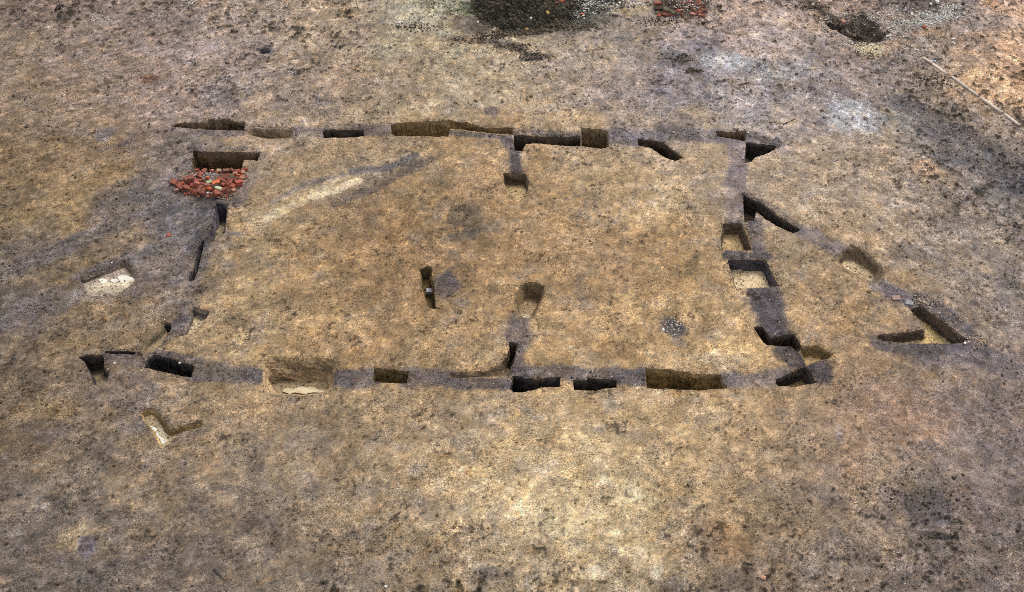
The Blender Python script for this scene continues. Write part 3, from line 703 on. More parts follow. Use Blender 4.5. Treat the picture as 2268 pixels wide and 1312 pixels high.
for k, p in enumerate(PITS):
    c = np.array([p['c'][0], p['c'][1], -p['depth']])
    root = empty('excavation_pit', c)
    tag(root, p['label'], 'pit', p['group'])
    sel = incell & (cpid == k)
    fq = quads[sel & floorc]
    if len(fq):
        u, f = sub_mesh(fq)
        mesh_obj('pit_floor', VERT[u] - c, f, M_FLOOR, root, PSOILF[u])
    wq = quads[sel & ~floorc]
    if not len(wq):
        continue
    steep = p['slope'] < 0.09 and not (p['inner'] and p['depth'] < .2)
    n = (6 if p['depth'] > .4 else 5) if steep else 2
    g = np.linspace(0, 1, n + 1)
    A, B = np.meshgrid(g, g)
    wts = np.stack([(1 - A) * (1 - B), A * (1 - B), A * B, (1 - A) * B], -1).reshape(-1, 4)      # (m,4)
    pv = np.einsum('mk,qkd->qmd', wts, VERT[wq]).reshape(-1, 3)
    tt = np.einsum('mk,qk->qm', wts, TT.ravel()[wq]).ravel()
    gs = np.einsum('mk,qkd->qmd', wts, SOILF[wq]).reshape(-1, 3)
    m = (n + 1) ** 2
    ii = np.arange(m).reshape(n + 1, n + 1)
    lf = np.stack([ii[:-1, :-1], ii[:-1, 1:], ii[1:, 1:], ii[1:, :-1]], -1).reshape(-1, 4)
    fa = (np.arange(len(wq))[:, None, None] * m + lf[None]).reshape(-1, 4)
    key = np.round(pv * 5000).astype(np.int64)
    _, first, inv = np.unique(key, axis=0, return_index=True, return_inverse=True)
    inv = inv.ravel()
    pv = pv[first]; tt = tt[first]; gs = gs[first]; fa = inv[fa]
    x, y, z = pv.T
    amp = (0.030 if steep else 0.006) * np.clip(4 * tt * (1 - tt), 0, 1)
    dn = np.stack([hw(x, y, z), hw(x + 7, y + 3, z), 0.4 * hw(x - 5, y, z)], -1)
    strata = np.exp(0.42 * fbm(x + y * 0.3, z * 2.0, 0.22, 4, 52, .65) + 0.30 * hw(x * 0.5, y * 0.5, z * .5))[:, None]
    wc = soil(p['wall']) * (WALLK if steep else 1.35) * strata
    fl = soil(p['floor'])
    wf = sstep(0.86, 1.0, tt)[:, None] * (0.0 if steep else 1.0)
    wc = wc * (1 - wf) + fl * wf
    topw = (1 - sstep(0.02, 0.10 + p['topdark'], -z))[:, None] * (0.75 if steep else 0.5)
    wc = wc * (1 - topw) + gs * 0.8 * topw
    pv = pv + dn * amp[:, None]
    mesh_obj('pit_wall', pv - c, fa, M_WALL, root, wc)

# ------------------------------------------------------------------ ground lookup
def gz(x, y):
    j = int(np.clip(np.searchsorted(xs, x), 1, NX - 1)); i = int(np.clip(np.searchsorted(ys, y), 1, NY - 1))
    return float(Z[i - 1:i + 1, j - 1:j + 1].mean())


def gzv(x, y):
    j = np.clip(np.searchsorted(xs, x), 0, NX - 1); i = np.clip(np.searchsorted(ys, y), 0, NY - 1)
    return Z[i, j], i, j


def spot(u, v):
    """point of the built surface under a pixel of the photograph"""
    z = 0.0
    for _ in range(4):
        q = at(u, v, z); z = gz(q[0], q[1])
    return at(u, v, z)


# ------------------------------------------------------------------ puddles
def puddle(pts, z, mat=M_WATER):
    P = np.array([at(u, v, z)[:2] for u, v in pts]); c = P.mean(0)
    # smooth closed outline with a ragged margin
    n = len(P); out = []
    for i in range(n):
        a, b, d, e = P[i - 1], P[i], P[(i + 1) % n], P[(i + 2) % n]
        for t in np.linspace(0, 1, 7)[:-1]:
            out.append(0.5 * ((2 * b) + (-a + d) * t + (2 * a - 5 * b + 4 * d - e) * t * t + (-a + 3 * b - 3 * d + e) * t ** 3))
    out = np.array(out)
    out += (0.006 * np.stack([fbm(out[:, 0], out[:, 1], .09, 3, 61), fbm(out[:, 0], out[:, 1], .09, 3, 62)], -1))
    m = len(out)
    top = np.column_stack([out, np.full(m, z)]); ctr = np.array([[c[0], c[1], z]])
    low = np.column_stack([c + (out - c) * 0.92, np.full(m, z - .05)])
    verts = np.vstack([top, ctr, low])
    tri = [(i, (i + 1) % m, m) for i in range(m)]
    for i in range(m):
        j = (i + 1) % m
        tri += [(m + 1 + i, m + 1 + j, j), (m + 1 + i, j, i)]
    o = mesh_obj('puddle', verts, np.array(tri), mat, smooth=False)
    tag(o, kind='structure')
    return o


puddle([(262, 612), (275, 610), (288, 613), (300, 619), (296, 624), (288, 628), (276, 630), (266, 624)], -.118)
puddle([(219, 620), (228, 617), (238, 620), (234, 626), (226, 628)], -.118)
puddle([(246, 620), (256, 617), (263, 621), (256, 626), (248, 625)], -.120)
puddle([(332, 946), (340, 944), (347, 952), (353, 965), (368, 976), (362, 982), (354, 986), (346, 974), (340, 962)], -.165)
puddle([(626, 866), (636, 860), (652, 861), (664, 857), (680, 859), (694, 858), (706, 864), (720, 866), (712, 870), (694, 869), (676, 872), (655, 870), (640, 872)], -.455, M_TANWATER)

# ------------------------------------------------------------------ lumps: bricks, stones, clods
def lump_mesh(name, size, mat, seed, chip=0.45, boxy=True):
    r = random.Random(seed)
    sx, sy, sz = size
    bm = bmesh.new()
    pts = []
    if boxy:
        for x in (-1, 1):
            for y in (-1, 1):
                for z in (-1, 1):
                    if r.random() < chip:      # chipped corner
                        pts += [(x * r.uniform(.35, .7), y, z), (x, y * r.uniform(.35, .7), z), (x, y, z * r.uniform(.2, .7))]
                    else:
                        pts.append((x * r.uniform(.86, 1), y * r.uniform(.86, 1), z * r.uniform(.86, 1)))
    else:
        for _ in range(16):
            v = Vector((r.gauss(0, 1), r.gauss(0, 1), r.gauss(0, 1))).normalized() * r.uniform(.8, 1.05)
            pts.append(tuple(v))
    for q in pts:
        bm.verts.new((q[0] * sx / 2 * r.uniform(.94, 1.04), q[1] * sy / 2 * r.uniform(.94, 1.04), q[2] * sz / 2))
    res = bmesh.ops.convex_hull(bm, input=bm.verts)
    bmesh.ops.delete(bm, geom=list({e for e in res['geom_interior'] + res['geom_unused'] if isinstance(e, bmesh.types.BMVert)}), context='VERTS')
    zmin = min(v.co.z for v in bm.verts)
    me = bpy.data.meshes.new(name); bm.to_mesh(me); bm.free()
    me.materials.append(mat)
    return me


def lump(name, u, v, size, mat, label, cat, group=None, seed=None, boxy=True, rot=None, sink=0.25, dz=0.0, chip=0.45, tilt=0.3):
    seed = seed if seed is not None else int(u * 37 + v * 91)
    r = random.Random(seed + 5)
    o = bpy.data.objects.new(name, lump_mesh(name, size, mat, seed, chip, boxy))
    q = spot(u, v)
    o.location = (q[0], q[1], q[2] + size[2] * (0.5 - sink) + dz)
    o.rotation_euler = (r.uniform(-tilt, tilt), r.uniform(-tilt, tilt), r.uniform(0, 6.28) if rot is None else rot)
    COL.objects.link(o)
    return tag(o, label, cat, group)


# heap of brick rubble by the deep pit: (x, y, w, h, kind) read from the photograph
R1 = [(145,765,130,110,'dull'),(245,840,120,110,'dull'),(410,720,150,130,'dull'),(530,585,170,80,'mauve'),(670,570,80,50,'red'),(705,595,55,45,'pale'),(950,560,80,60,'pale'),(1080,565,110,60,'mauve'),(1190,560,90,50,'dull'),(1420,540,90,50,'red'),(1310,580,70,60,'red'),(1385,590,70,60,'pink'),(1240,620,70,60,'pink'),(1055,685,115,110,'dull'),(1160,670,60,70,'olive'),(1200,680,60,50,'olive'),(1295,650,70,60,'red'),(1365,695,80,50,'pink'),(740,690,65,55,'orange'),(940,705,80,70,'dull'),(770,765,90,70,'greenpale'),(890,775,140,80,'orange'),(1030,760,110,70,'dull'),(1110,755,60,70,'red'),(1165,725,100,60,'dull'),(1260,720,90,60,'dull'),(1297,775,105,100,'red'),(1145,790,100,70,'dull'),(1040,810,80,70,'red'),(1110,840,60,50,'orange'),(1200,840,80,80,'dull'),(540,740,100,70,'dull'),(555,810,105,90,'dull'),(650,800,80,50,'mauve'),(730,830,100,90,'dull'),(830,840,110,70,'dark'),(360,810,90,60,'dark'),(375,875,130,70,'dull'),(465,835,80,80,'red'),(620,860,70,60,'dull'),(685,870,65,60,'red'),(760,890,80,60,'orange'),(810,885,60,70,'red'),(930,880,125,75,'greenpale'),(1040,910,120,90,'dull'),(920,965,130,115,'dull'),(625,945,140,105,'dull'),(525,930,90,60,'red'),(440,925,60,60,'red'),(380,935,60,50,'olive'),(180,920,80,60,'pink'),(430,975,80,40,'mauve'),(500,960,70,60,'dull'),(555,990,70,40,'orange'),(745,970,50,40,'white'),(820,970,70,60,'pink'),(755,1025,70,50,'red'),(575,1030,40,30,'ochre'),(480,900,80,60,'dull'),(520,650,70,70,'pink'),(600,680,60,50,'dull'),(630,740,70,50,'red'),(720,900,50,40,'red'),(905,820,60,50,'dark'),(990,820,60,40,'dark'),(570,660,60,50,'dark')]
SPECIAL = {0: 'dull red brick piece at the far left tip of the rubble heap', 2: 'largest upright dull red brick at the left of the rubble heap', 3: 'long mauve brick lying on the far left edge of the rubble heap',
           9: 'red brick chip at the far right corner of the rubble heap', 20: 'pale green stone in the middle of the brick rubble heap, left of an orange brick', 21: 'bright orange brick in the middle of the rubble heap, beside the pale green stone',
           26: 'rounded red brick at the right edge of the rubble heap', 43: 'pale green pointed stone low in the brick rubble heap', 45: 'big dull red brick at the near right tip of the rubble heap', 46: 'big dark red brick at the near edge of the rubble heap',
           54: 'white pebble at the near edge of the brick rubble heap', 50: 'pink flat brick chip at the near left edge of the rubble heap'}
GR1 = 'broken bricks in the rubble heap by the deep pit'
KLAB = {'dull': 'dull red broken brick lying in the rubble heap by the deep pit', 'red': 'clear red broken brick lying in the rubble heap by the deep pit', 'orange': 'orange red brick piece lying in the rubble heap by the deep pit',
        'mauve': 'mauve grey brick piece lying in the rubble heap by the deep pit', 'dark': 'dark sooty brick piece lying in the rubble heap by the deep pit', 'pink': 'pale pink brick chip lying in the rubble heap by the deep pit',
        'pale': 'cream stone lying among the bricks along the far edge of the rubble heap', 'olive': 'olive grey stone lying among the bricks of the rubble heap', 'white': 'white pebble in the rubble heap', 'ochre': 'small ochre stone at the near edge of the rubble heap', 'greenpale': 'pale green stone in the rubble heap'}
STONY = {'pale', 'greenpale', 'olive', 'white', 'ochre'}
rr = random.Random(4)
BIG1 = []
for i, (zx, zy, w, h, kd) in enumerate(R1):
    u, v = 370 + zx / 8.2, 310 + zy / 8.2
    s = 8.2 * ppm(u, v)
    w_, h_ = w / s, h / s
    nm = 'stone' if kd in STONY else 'brick'
    o = lump(nm, u, v + h / 8.2 * .25, (w_ * 1.15, max(h_, w_ * .62) * rr.uniform(.9, 1.1), max(h_ * .85, .04)), BR[kd], SPECIAL.get(i, KLAB[kd]), nm, GR1 if nm == 'brick' else 'stones in the brick rubble heap', seed=100 + i, rot=rr.uniform(-.7, .7), sink=0.30, dz=rr.uniform(.0, .03), tilt=.4)
    if i not in SPECIAL: BIG1.append((o, kd, zx, zy, w * h, 'broken brick' if nm == 'brick' else 'stone'))
CW = {'dull': 'dull red', 'red': 'clear red', 'orange': 'orange red', 'mauve': 'mauve grey', 'dark': 'dark sooty', 'pink': 'pale pink', 'pale': 'cream', 'olive': 'olive grey', 'white': 'white', 'ochre': 'ochre', 'greenpale': 'pale green'}
PLACES = []


def place_labels(items, x0, x1, y0, y1, heap):
    cols = ['left end', 'left part', 'centre left', 'centre right', 'right part', 'right end']
    rows = ['back edge', 'back half', 'middle', 'front half', 'front edge']
    cells = {}
    for (o, kd, x, y, sz, noun) in items:
        c = min(5, max(0, int((x - x0) / (x1 - x0) * 6))); r = min(4, max(0, int((y - y0) / (y1 - y0) * 5)))
        cells.setdefault((kd, c, r, noun), []).append((sz, o))
    for (kd, c, r, noun), lst in cells.items():
        lst.sort(key=lambda q: -q[0])
        n = len(lst)
        words = [''] if n == 1 else ['larger ', 'smaller '] if n == 2 else ['largest '] + ['medium '] * (n - 2) + ['smallest ']
        for w, (sz, o) in zip(words, lst):
            o['label'] = f"{w}{CW[kd]} {noun} at the {cols[c]}, {rows[r]} of the {heap}"


PLACES = []
# small pieces that fill the gaps
k = 0
while k < 185:
    zx, zy = rr.uniform(150, 1440), rr.uniform(540, 1060)
    if not (zx > 150 + max(0, 760 - zy) * 1.5 and zx < 1450 - max(0, zy - 720) * 1.1 and zy < 960 + 0.1 * zx):
        continue
    if zy > 610 and zy < 680 and 700 < zx < 960: continue
    u, v = 370 + zx / 8.2, 310 + zy / 8.2
    w = rr.uniform(.035, .09)
    kd = rr.choice(['dull', 'red', 'mauve', 'dull', 'dark', 'red', 'orange', 'pink', 'dark'])
    o = lump('brick', u, v, (w, w * rr.uniform(.6, 1), w * rr.uniform(.5, .8)), BR[kd], {'dull': 'small dull red crumb of brick between the larger rubble pieces', 'red': 'small bright red crumb of brick between the larger rubble pieces', 'mauve': 'small mauve crumb of brick between the larger rubble pieces', 'dark': 'small dark crumb of brick between the larger rubble pieces', 'orange': 'small orange crumb of brick between the larger rubble pieces', 'pink': 'small pink crumb of brick between the larger rubble pieces'}[kd], 'brick', 'small brick crumbs in the rubble heap by the deep pit', seed=300 + k, sink=.3)
    PLACES.append((o, kd, zx, zy, w, 'brick crumb'))
    k += 1
place_labels(BIG1, 80, 1450, 530, 1040, 'rubble heap')
place_labels(PLACES, 80, 1450, 530, 1040, 'rubble heap')

# second heap of bricks at the far edge
R2 = [(720,40,150,80,'red'),(540,35,95,50,'dull'),(560,85,100,50,'olive'),(550,130,100,80,'dark'),(680,150,115,85,'olive'),(850,45,90,50,'orange'),(955,45,90,50,'dull'),(910,8,90,40,'red'),(1040,5,70,40,'red'),(930,185,150,60,'red'),(1045,180,60,60,'red'),(870,160,60,50,'red'),(770,180,90,60,'olive'),(1190,10,60,40,'red'),(650,205,55,60,'red'),(730,215,70,35,'red'),(805,215,50,35,'red'),(1220,160,80,60,'dull'),(1300,150,60,60,'mauve'),(870,90,60,40,'olive'),(640,95,70,60,'dark'),(1010,85,60,60,'dull'),(1260,235,50,40,'red'),(780,110,70,50,'mauve'),(940,120,70,50,'dark'),(1130,215,60,40,'dull'),(590,195,70,50,'dark')]
rr2 = random.Random(9)
for _ in range(42):
    R2.append((rr2.uniform(520, 1290), rr2.uniform(0, 235), rr2.uniform(40, 85), rr2.uniform(28, 50), rr2.choice(['red', 'dull', 'dark', 'dull', 'mauve', 'olive', 'pink'])))
BIG2 = []
for i, (zx, zy, w, h, kd) in enumerate(R2):
    u, v = 1380 + zx / 7.0875, zy / 7.0875
    s = 7.0875 * ppm(u, v); nm = 'stone' if kd in STONY else 'brick'
    lab = {0: 'long red brick at the upper left of the far brick heap', 9: 'flat red brick at the near edge of the far brick heap', 4: 'big olive stone at the left of the far brick heap'}.get(i) or {'olive': 'olive mossy stone lying in the far brick heap', 'dark': 'dark broken brick lying in the far brick heap'}.get(kd, 'broken red brick lying in the far brick heap at the top edge')
    o = lump(nm, u, v + 3, (w / s * 1.05, max(h, w * .55) / s, max(h * .8 / s, .04)), BR[kd], lab, nm, 'bricks in the far heap at the top edge' if nm == 'brick' else 'stones in the far brick heap', seed=500 + i, rot=rr.uniform(-.6, .6), sink=.3)
    if i not in (0, 4, 9): BIG2.append((o, kd, zx, zy, w * h, 'broken brick' if nm == 'brick' else 'mossy stone'))

place_labels([q for q in BIG2 if q[3] >= 0], 500, 1330, 0, 240, 'far heap')
# single stones and brick pieces
lump('stone', 1985, 661, (.19, .12, .04), BR['slab'], 'flat pinkish stone slab at the edge of the diagonal pit line', 'stone', seed=1, rot=.1, sink=.3, tilt=.10, chip=1.0)
lump('stone', 2014, 672, (.17, .12, .035), BR['greyslab'], 'blue grey stone slab beside the pinkish slab at right', 'stone', seed=2, rot=-.3, sink=.3, tilt=.10, chip=1.0)
lump('stone', 2037, 667, (.10, .06, .04), BR['pale'], 'thin cream stone flake above the boomerang pit', 'stone', seed=3, rot=-.6)
lump('stone', 2137, 761, (.06, .05, .04), BR['white'], 'white stone at the near tip of the boomerang pit', 'stone', seed=4)
lump('stone', 2139, 756, (.04, .04, .03), BR['white'], 'small white chip on the rim of the boomerang pit', 'stone', seed=5)
lump('stone', 952.5, 652, (.17, .12, .10), BR['grey'], 'squared grey stone standing in the narrow middle pit', 'stone', seed=6, rot=.05, sink=.05, tilt=.05, dz=.05)
lump('brick', 374, 521, (.09, .09, .03), BR['red'], 'red brick flake alone on dark soil left of the wall line', 'brick', seed=7)
lump('brick', 328, 172, (.12, .10, .06), BR['clay'], 'brown red brick piece lying in the far left field', 'brick', seed=8)
lump('brick', 323, 181, (.07, .05, .04), BR['clay'], 'smaller brick chip in front of the brown red piece at far left', 'brick', seed=9)
lump('brick', 2047, 61, (.11, .08, .06), BR['orange'], 'orange brick piece beside the gravel track', 'brick', seed=10)
lump('brick', 1290, 33, (.11, .05, .05), BR['orange'], 'orange brick right of the dark earth mound', 'brick', seed=12, rot=.1)
lump('stone', 2075, 7, (.17, .14, .12), BR['white'], 'larger white boulder at the head of the gravel track', 'stone', seed=13, boxy=False)
lump('stone', 2061, 11, (.12, .12, .10), BR['white'], 'smaller white boulder left of the larger one by the gravel track', 'stone', seed=14, boxy=False)
lump('stone', 2020, 32, (.10, .06, .04), BR['white'], 'white flat stone at the left of the gravel track', 'stone', seed=15)
lump('stone', 1293, 13, (.13, .10, .08), BR['white'], 'largest white stone beside the dark earth mound', 'stone', seed=16, boxy=False)
lump('stone', 1296, 27, (.09, .08, .07), BR['pale'], 'greenish white stone above the orange brick by the mound', 'stone', seed=17, boxy=False)
lump('stone', 1347, 15, (.10, .08, .06), BR['pale'], 'cream stone right of the white gravel by the mound', 'stone', seed=18, boxy=False)
lump('stone', 1800, 12, (.13, .07, .06), BR['pale'], 'cream stone on the dark furrow at the top right', 'stone', seed=19)
lump('stone', 1867, 50, (.11, .08, .09), BR['pink'], 'pinkish cut stone inside the ragged dark hole', 'stone', seed=20)
lump('stone', 1968, 81, (.15, .05, .05), BR['white'], 'white angular stone at the right rim of the ragged hole', 'stone', seed=21, rot=.1)
lump('stone', 1851, 37, (.10, .06, .05), BR['pale'], 'cream stone on the far rim of the ragged hole', 'stone', seed=22)
lump('stone', 1870, 33, (.09, .05, .04), BR['grey'], 'blue grey stone on the far rim of the ragged hole', 'stone', seed=23)
lump('stone', 2067, 136, (.14, .06, .03), BR['grey'], 'bluish flat shard beside the upper end of the drain pipe', 'stone', seed=24, rot=-.3)
lump('stone', 2112, 87, (.09, .05, .03), BR['white'], 'white flat stone right of the gravel track, farther one', 'stone', seed=25)
lump('stone', 2112, 96, (.09, .05, .03), BR['white'], 'white flat stone right of the gravel track, nearer one', 'stone', seed=26)
lump('stone', 1469, 731, (.07, .05, .04), BR['white'], 'white pebble in the round dark patch of soil', 'stone', seed=27)
lump('brick', 1473, 721, (.05, .04, .03), BR['pink'], 'pink brick chip in the round dark patch of soil', 'brick', seed=28)
lump('stone', 1657, 295, (.05, .04, .04), BR['white'], 'white pebble on the rim at the far right corner pit', 'stone', seed=29)
lump('stone', 254, 805, (.05, .04, .03), BR['white'], 'white pebble on the grey soil near the left corner', 'stone', seed=30)
lump('stone', 398, 805, (.04, .03, .03), BR['white'], 'white pebble on the rim of the black slanting pit', 'stone', seed=31)
lump('stone', 248, 583, (.04, .03, .03), BR['white'], 'white pebble on the far rim of the puddled pit', 'stone', seed=32)
lump('stone', 457, 303, (.06, .04, .03), BR['pale'], 'cream pebble in front of the pointed far left pit', 'stone', seed=33)
lump('stone', 1640, 35 - 20, (.07, .06, .05), BR['pale'], 'cream pebble in the field right of the far brick heap', 'stone', seed=34)
lump('stone', 1691, 1281, (.14, .12, .07), BR['pink'], 'pinkish lump at the bottom edge of the foreground', 'stone', seed=35, boxy=False)


# ------------------------------------------------------------------ drain pipe in broken lengths
def pipe(u0, v0, u1, v1, kd, label, r=.040, buried=.42):
    a = spot(u0, v0); b = spot(u1, v1)
    a[2] += r * (1 - 2 * buried); b[2] += r * (1 - 2 * buried)
    d = b - a; L = np.linalg.norm(d)
    n = 14; vs = []; fs = []
    rg = np.random.default_rng(int(u0))
    for ring, (t, rad) in enumerate([(0, r * .72), (0, r), (.33, r * 1.0), (.66, r * .98), (1, r), (1, r * .72), (.5, r * .7)]):
        for i in range(n):
            an = 2 * math.pi * i / n
            tt = t * L + (rg.uniform(-.02, .02) if t in (0, 1) else 0)
            vs.append((rad * math.cos(an) * rg.uniform(.97, 1.03), rad * math.sin(an) * rg.uniform(.97, 1.03), tt))
    for k in range(7):
        k2 = (k + 1) % 7
        for i in range(n):
            j = (i + 1) % n
            fs.append((k * n + i, k * n + j, k2 * n + j, k2 * n + i))
    o = mesh_obj('drain_pipe', vs, np.array(fs), BR[kd])
    o.location = a
    o.rotation_euler = Vector(d).to_track_quat('Z', 'Y').to_euler()
    return tag(o, label, 'pipe', 'lengths of the broken drain pipe')


pipe(2044, 129, 2066, 142, 'pipe', 'thin pinkish end of the broken drain pipe at the upper right')
pipe(2066, 143, 2097, 166, 'pipe', 'grey length of broken pipe, second from its upper end')
pipe(2108, 171, 2145, 198, 'pipe', 'cream length of half buried pipe in the middle of its run')
pipe(2146, 199, 2166, 213, 'pipe', 'short cream length of pipe ending in an open mouth')
pipe(2171, 217, 2219, 251, 'pipe', 'pinkish length of pipe with a black open end at right')
pipe(2227, 254, 2259, 279, 'pipe', 'ochre last length of pipe sinking into soil at the right edge', buried=.6)


# ------------------------------------------------------------------ sticks
def stick(u0, v0, u1, v1, r, kd, label, lift=.02, name='stick'):
    a = spot(u0, v0); b = spot(u1, v1)
    a[2] += lift; b[2] += lift * .6
    n = 6; vs = []; fs = []
    rg = np.random.default_rng(int(u0 * 3))
    d = b - a; q = Vector(d).to_track_quat('Z', 'Y'); L = np.linalg.norm(d)
    ks = 5
    for k in range(ks):
        t = k / (ks - 1); off = rg.normal(0, r * .7, 2)
        for i in range(n):
            an = 2 * math.pi * i / n; rad = r * (1 - .45 * t)
            vs.append((rad * math.cos(an) + off[0], rad * math.sin(an) + off[1], t * L))
    for k in range(ks - 1):
        for i in range(n):
            j = (i + 1) % n
            fs.append((k * n + i, k * n + j, (k + 1) * n + j, (k + 1) * n + i))
    m0 = len(vs); vs += [(0, 0, 0), (0, 0, L)]
    for i in range(n):
        j = (i + 1) % n
        fs += [(m0, j, i, i), (m0 + 1, (ks - 1) * n + i, (ks - 1) * n + j, (ks - 1) * n + j)]
    bm = bmesh.new(); bv = [bm.verts.new(v) for v in vs]
    for f in fs:
        f = list(dict.fromkeys(f))
        try: bm.faces.new([bv[i] for i in f])
        except ValueError: pass
    me = bpy.data.meshes.new(name); bm.to_mesh(me); bm.free()
    me.materials.append(BR[kd])
    o = bpy.data.objects.new(name, me); o.location = a; o.rotation_euler = q.to_euler()
    COL.objects.link(o)
    return tag(o, label, 'stick')


stick(1888, 64, 1902, 80, .013, 'wood', 'pale split stick leaning inside the ragged dark hole', .06)
stick(1896, 66, 1922, 79, .011, 'wood', 'thin brown stick lying across the ragged dark hole', .05)
stick(1962, 70, 1988, 81, .015, 'darkwood', 'dark stick on the right rim of the ragged hole', .02)
stick(1197, 95, 1208, 101, .008, 'straw', 'pale straw stalk on the soil below the earth mound', .02)
stick(1735, 277, 1762, 263, .010, 'darkwood', 'dark twig lying alone beyond the far right corner pit', .01)
stick(472, 1262, 492, 1281, .008, 'darkwood', 'thin dark root on the foreground soil at lower left', .008)

# ------------------------------------------------------------------ scattered stuff: clods, pebbles, chippings
_ico = bmesh.new(); bmesh.ops.create_icosphere(_ico, subdivisions=1, radius=1.0)
ICO_V = np.array([v.co[:] for v in _ico.verts]); _ico.verts.index_update()
ICO_F = np.array([[v.index for v in f.verts] for f in _ico.faces]); _ico.free()


def scatter(name, pts, size, flat, cols, label=None, mat=M_CLOD, kind='stuff', parent=None, sink=.25, jag=.28, zoff=None, group=None):
    """one mesh of many small lumps; pts (n,2), size (n,), cols (n,3) linear"""
    n = len(pts); rg = np.random.default_rng(len(pts) + 17)
    z, _, _ = gzv(pts[:, 0], pts[:, 1])
    if zoff is not None: z = zoff
    V0 = ICO_V[None] * rg.uniform(1 - jag, 1 + jag, (n, len(ICO_V), 1))
    ax = rg.uniform(.7, 1.35, (n, 1, 3)); ax[:, :, 2] = flat * rg.uniform(.7, 1.3, (n, 1))
    V0 = V0 * ax * size[:, None, None]
    an = rg.uniform(0, 2 * np.pi, n); ca, sa = np.cos(an)[:, None], np.sin(an)[:, None]
    X = V0[..., 0] * ca - V0[..., 1] * sa + pts[:, 0:1]; Y = V0[..., 0] * sa + V0[..., 1] * ca + pts[:, 1:2]
    Zz = V0[..., 2] + (z + size * flat * (1 - 2 * sink))[:, None]
    vs = np.stack([X, Y, Zz], -1).reshape(-1, 3)
    fs = (ICO_F[None] + (np.arange(n) * len(ICO_V))[:, None, None]).reshape(-1, 3)
    cc = np.repeat(cols, len(ICO_V), 0)
    o = mesh_obj(name, vs, fs, mat, parent, cc, smooth=False)
    return tag(o, label, None, group, kind)


def rand_px(n, u0, u1, v0, v1, rg):
    u = rg.uniform(u0, u1, n); v = rg.uniform(v0, v1, n)
    d = FWD[None] + ((u - 1134) / FPX)[:, None] * np.array([[1., 0, 0]]) - ((v - 656) / FPX)[:, None] * UPV[None]
    return (CAM[None] - d * (CAM[2] / d[:, 2])[:, None])[:, :2]


def off_pits(p):
    _, i, j = gzv(p[:, 0], p[:, 1])
    return TT[i, j] <= 0


# crumbs of turf and soil over the rough ground
rg = np.random.default_rng(5)
P = np.column_stack([rg.uniform(-14.6, 14.6, 70000), rg.uniform(-8.2, 11.6, 70000)])
_, i, j = gzv(P[:, 0], P[:, 1])
keep = (rg.random(len(P)) < (RGH[i, j] ** 1.7) * (0.35 + 1.2 * sstep(-.2, .9, cl2[i, j]))) & (TT[i, j] <= 0)
P = P[keep][:9000]
_, i, j = gzv(P[:, 0], P[:, 1])
sz = np.exp(rg.normal(math.log(.017), .45, len(P))).clip(.008, .05)
cc = SOIL[i, j] * rg.uniform(.35, 1.0, (len(P), 1)) * np.array([[1.0, .97, .9]])
scatter('soil_clods', P, sz, .65, cc, 'loose dark clods of soil strewn over the rough outer ground')


def gravel(name, label, regs, cols, smin, smax, seed, flat=.6):
    rg = np.random.default_rng(seed); ps = []
    for (u, v, ru, rv, n) in regs:
        a = rg.uniform(0, 2 * np.pi, n); r = np.sqrt(rg.random(n)) * (1 + .25 * rg.normal(size=n))
        uu = u + ru * r * np.cos(a); vv = v + rv * r * np.sin(a)
        d = FWD[None] + ((uu - 1134) / FPX)[:, None] * np.array([[1., 0, 0]]) - ((vv - 656) / FPX)[:, None] * UPV[None]
        ps.append((CAM[None] - d * (CAM[2] / d[:, 2])[:, None])[:, :2])
    ps = np.vstack(ps)
    sz = np.exp(rg.uniform(math.log(smin), math.log(smax), len(ps)))
    c = np.array([lin(q) * .8 for q in cols])[rg.integers(0, len(cols), len(ps))] * rg.uniform(.75, 1.1, (len(ps), 1))
    return scatter(name, ps, sz, flat, c, label)


WH = [(225, 222, 215), (200, 198, 194), (180, 172, 160), (150, 146, 142)]
gravel('gravel', 'pale grey gravel along the short track at the top right', [(2085, 34, 55, 9, 900), (2040, 52, 36, 8, 500), (2110, 18, 30, 8, 300), (2000, 60, 40, 14, 250), (1965, 45, 40, 20, 220), (1990, 20, 40, 14, 120)], WH, .008, .026, 21)
gravel('gravel', 'white pebbles spilled round the ragged dark hole', [(1840, 72, 30, 12, 160), (1880, 96, 50, 8, 220), (1990, 88, 40, 14, 240), (1865, 45, 45, 14, 220), (1920, 35, 50, 14, 200), (2010, 110, 50, 20, 260), (2060, 90, 20, 10, 120)], WH + [(120, 112, 104)], .007, .022, 22)
gravel('wood_chippings', 'patch of cream chippings below the ragged dark hole', [(1932, 115, 30, 15, 1100), (1920, 104, 40, 10, 300)], [(226, 212, 180), (205, 188, 150), (236, 228, 205), (180, 160, 125)], .008, .02, 23, .45)
gravel('gravel', 'white and grey stones beside the dark earth mound', [(1290, 24, 32, 18, 260), (1330, 18, 40, 14, 200), (1395, 10, 50, 8, 160), (1270, 38, 20, 8, 80)], [(236, 234, 228), (210, 206, 200), (150, 146, 140), (90, 86, 84)], .009, .032, 24)
gravel('gravel', 'white mortar crumbs in the far brick heap', [(1540, 12, 28, 14, 260), (1520, 24, 30, 8, 120), (1490, 30, 30, 8, 80)], [(230, 228, 222), (200, 196, 188), (150, 90, 76)], .009, .028, 25)
gravel('gravel', 'mortar grit and pebbles at the near edge of the brick rubble heap', [(500, 432, 18, 12, 260), (520, 418, 16, 8, 160), (470, 437, 60, 5, 120), (460, 410, 70, 24, 300)], [(222, 214, 196), (190, 160, 110), (120, 100, 90), (60, 52, 50), (150, 70, 56)], .006, .017, 26)
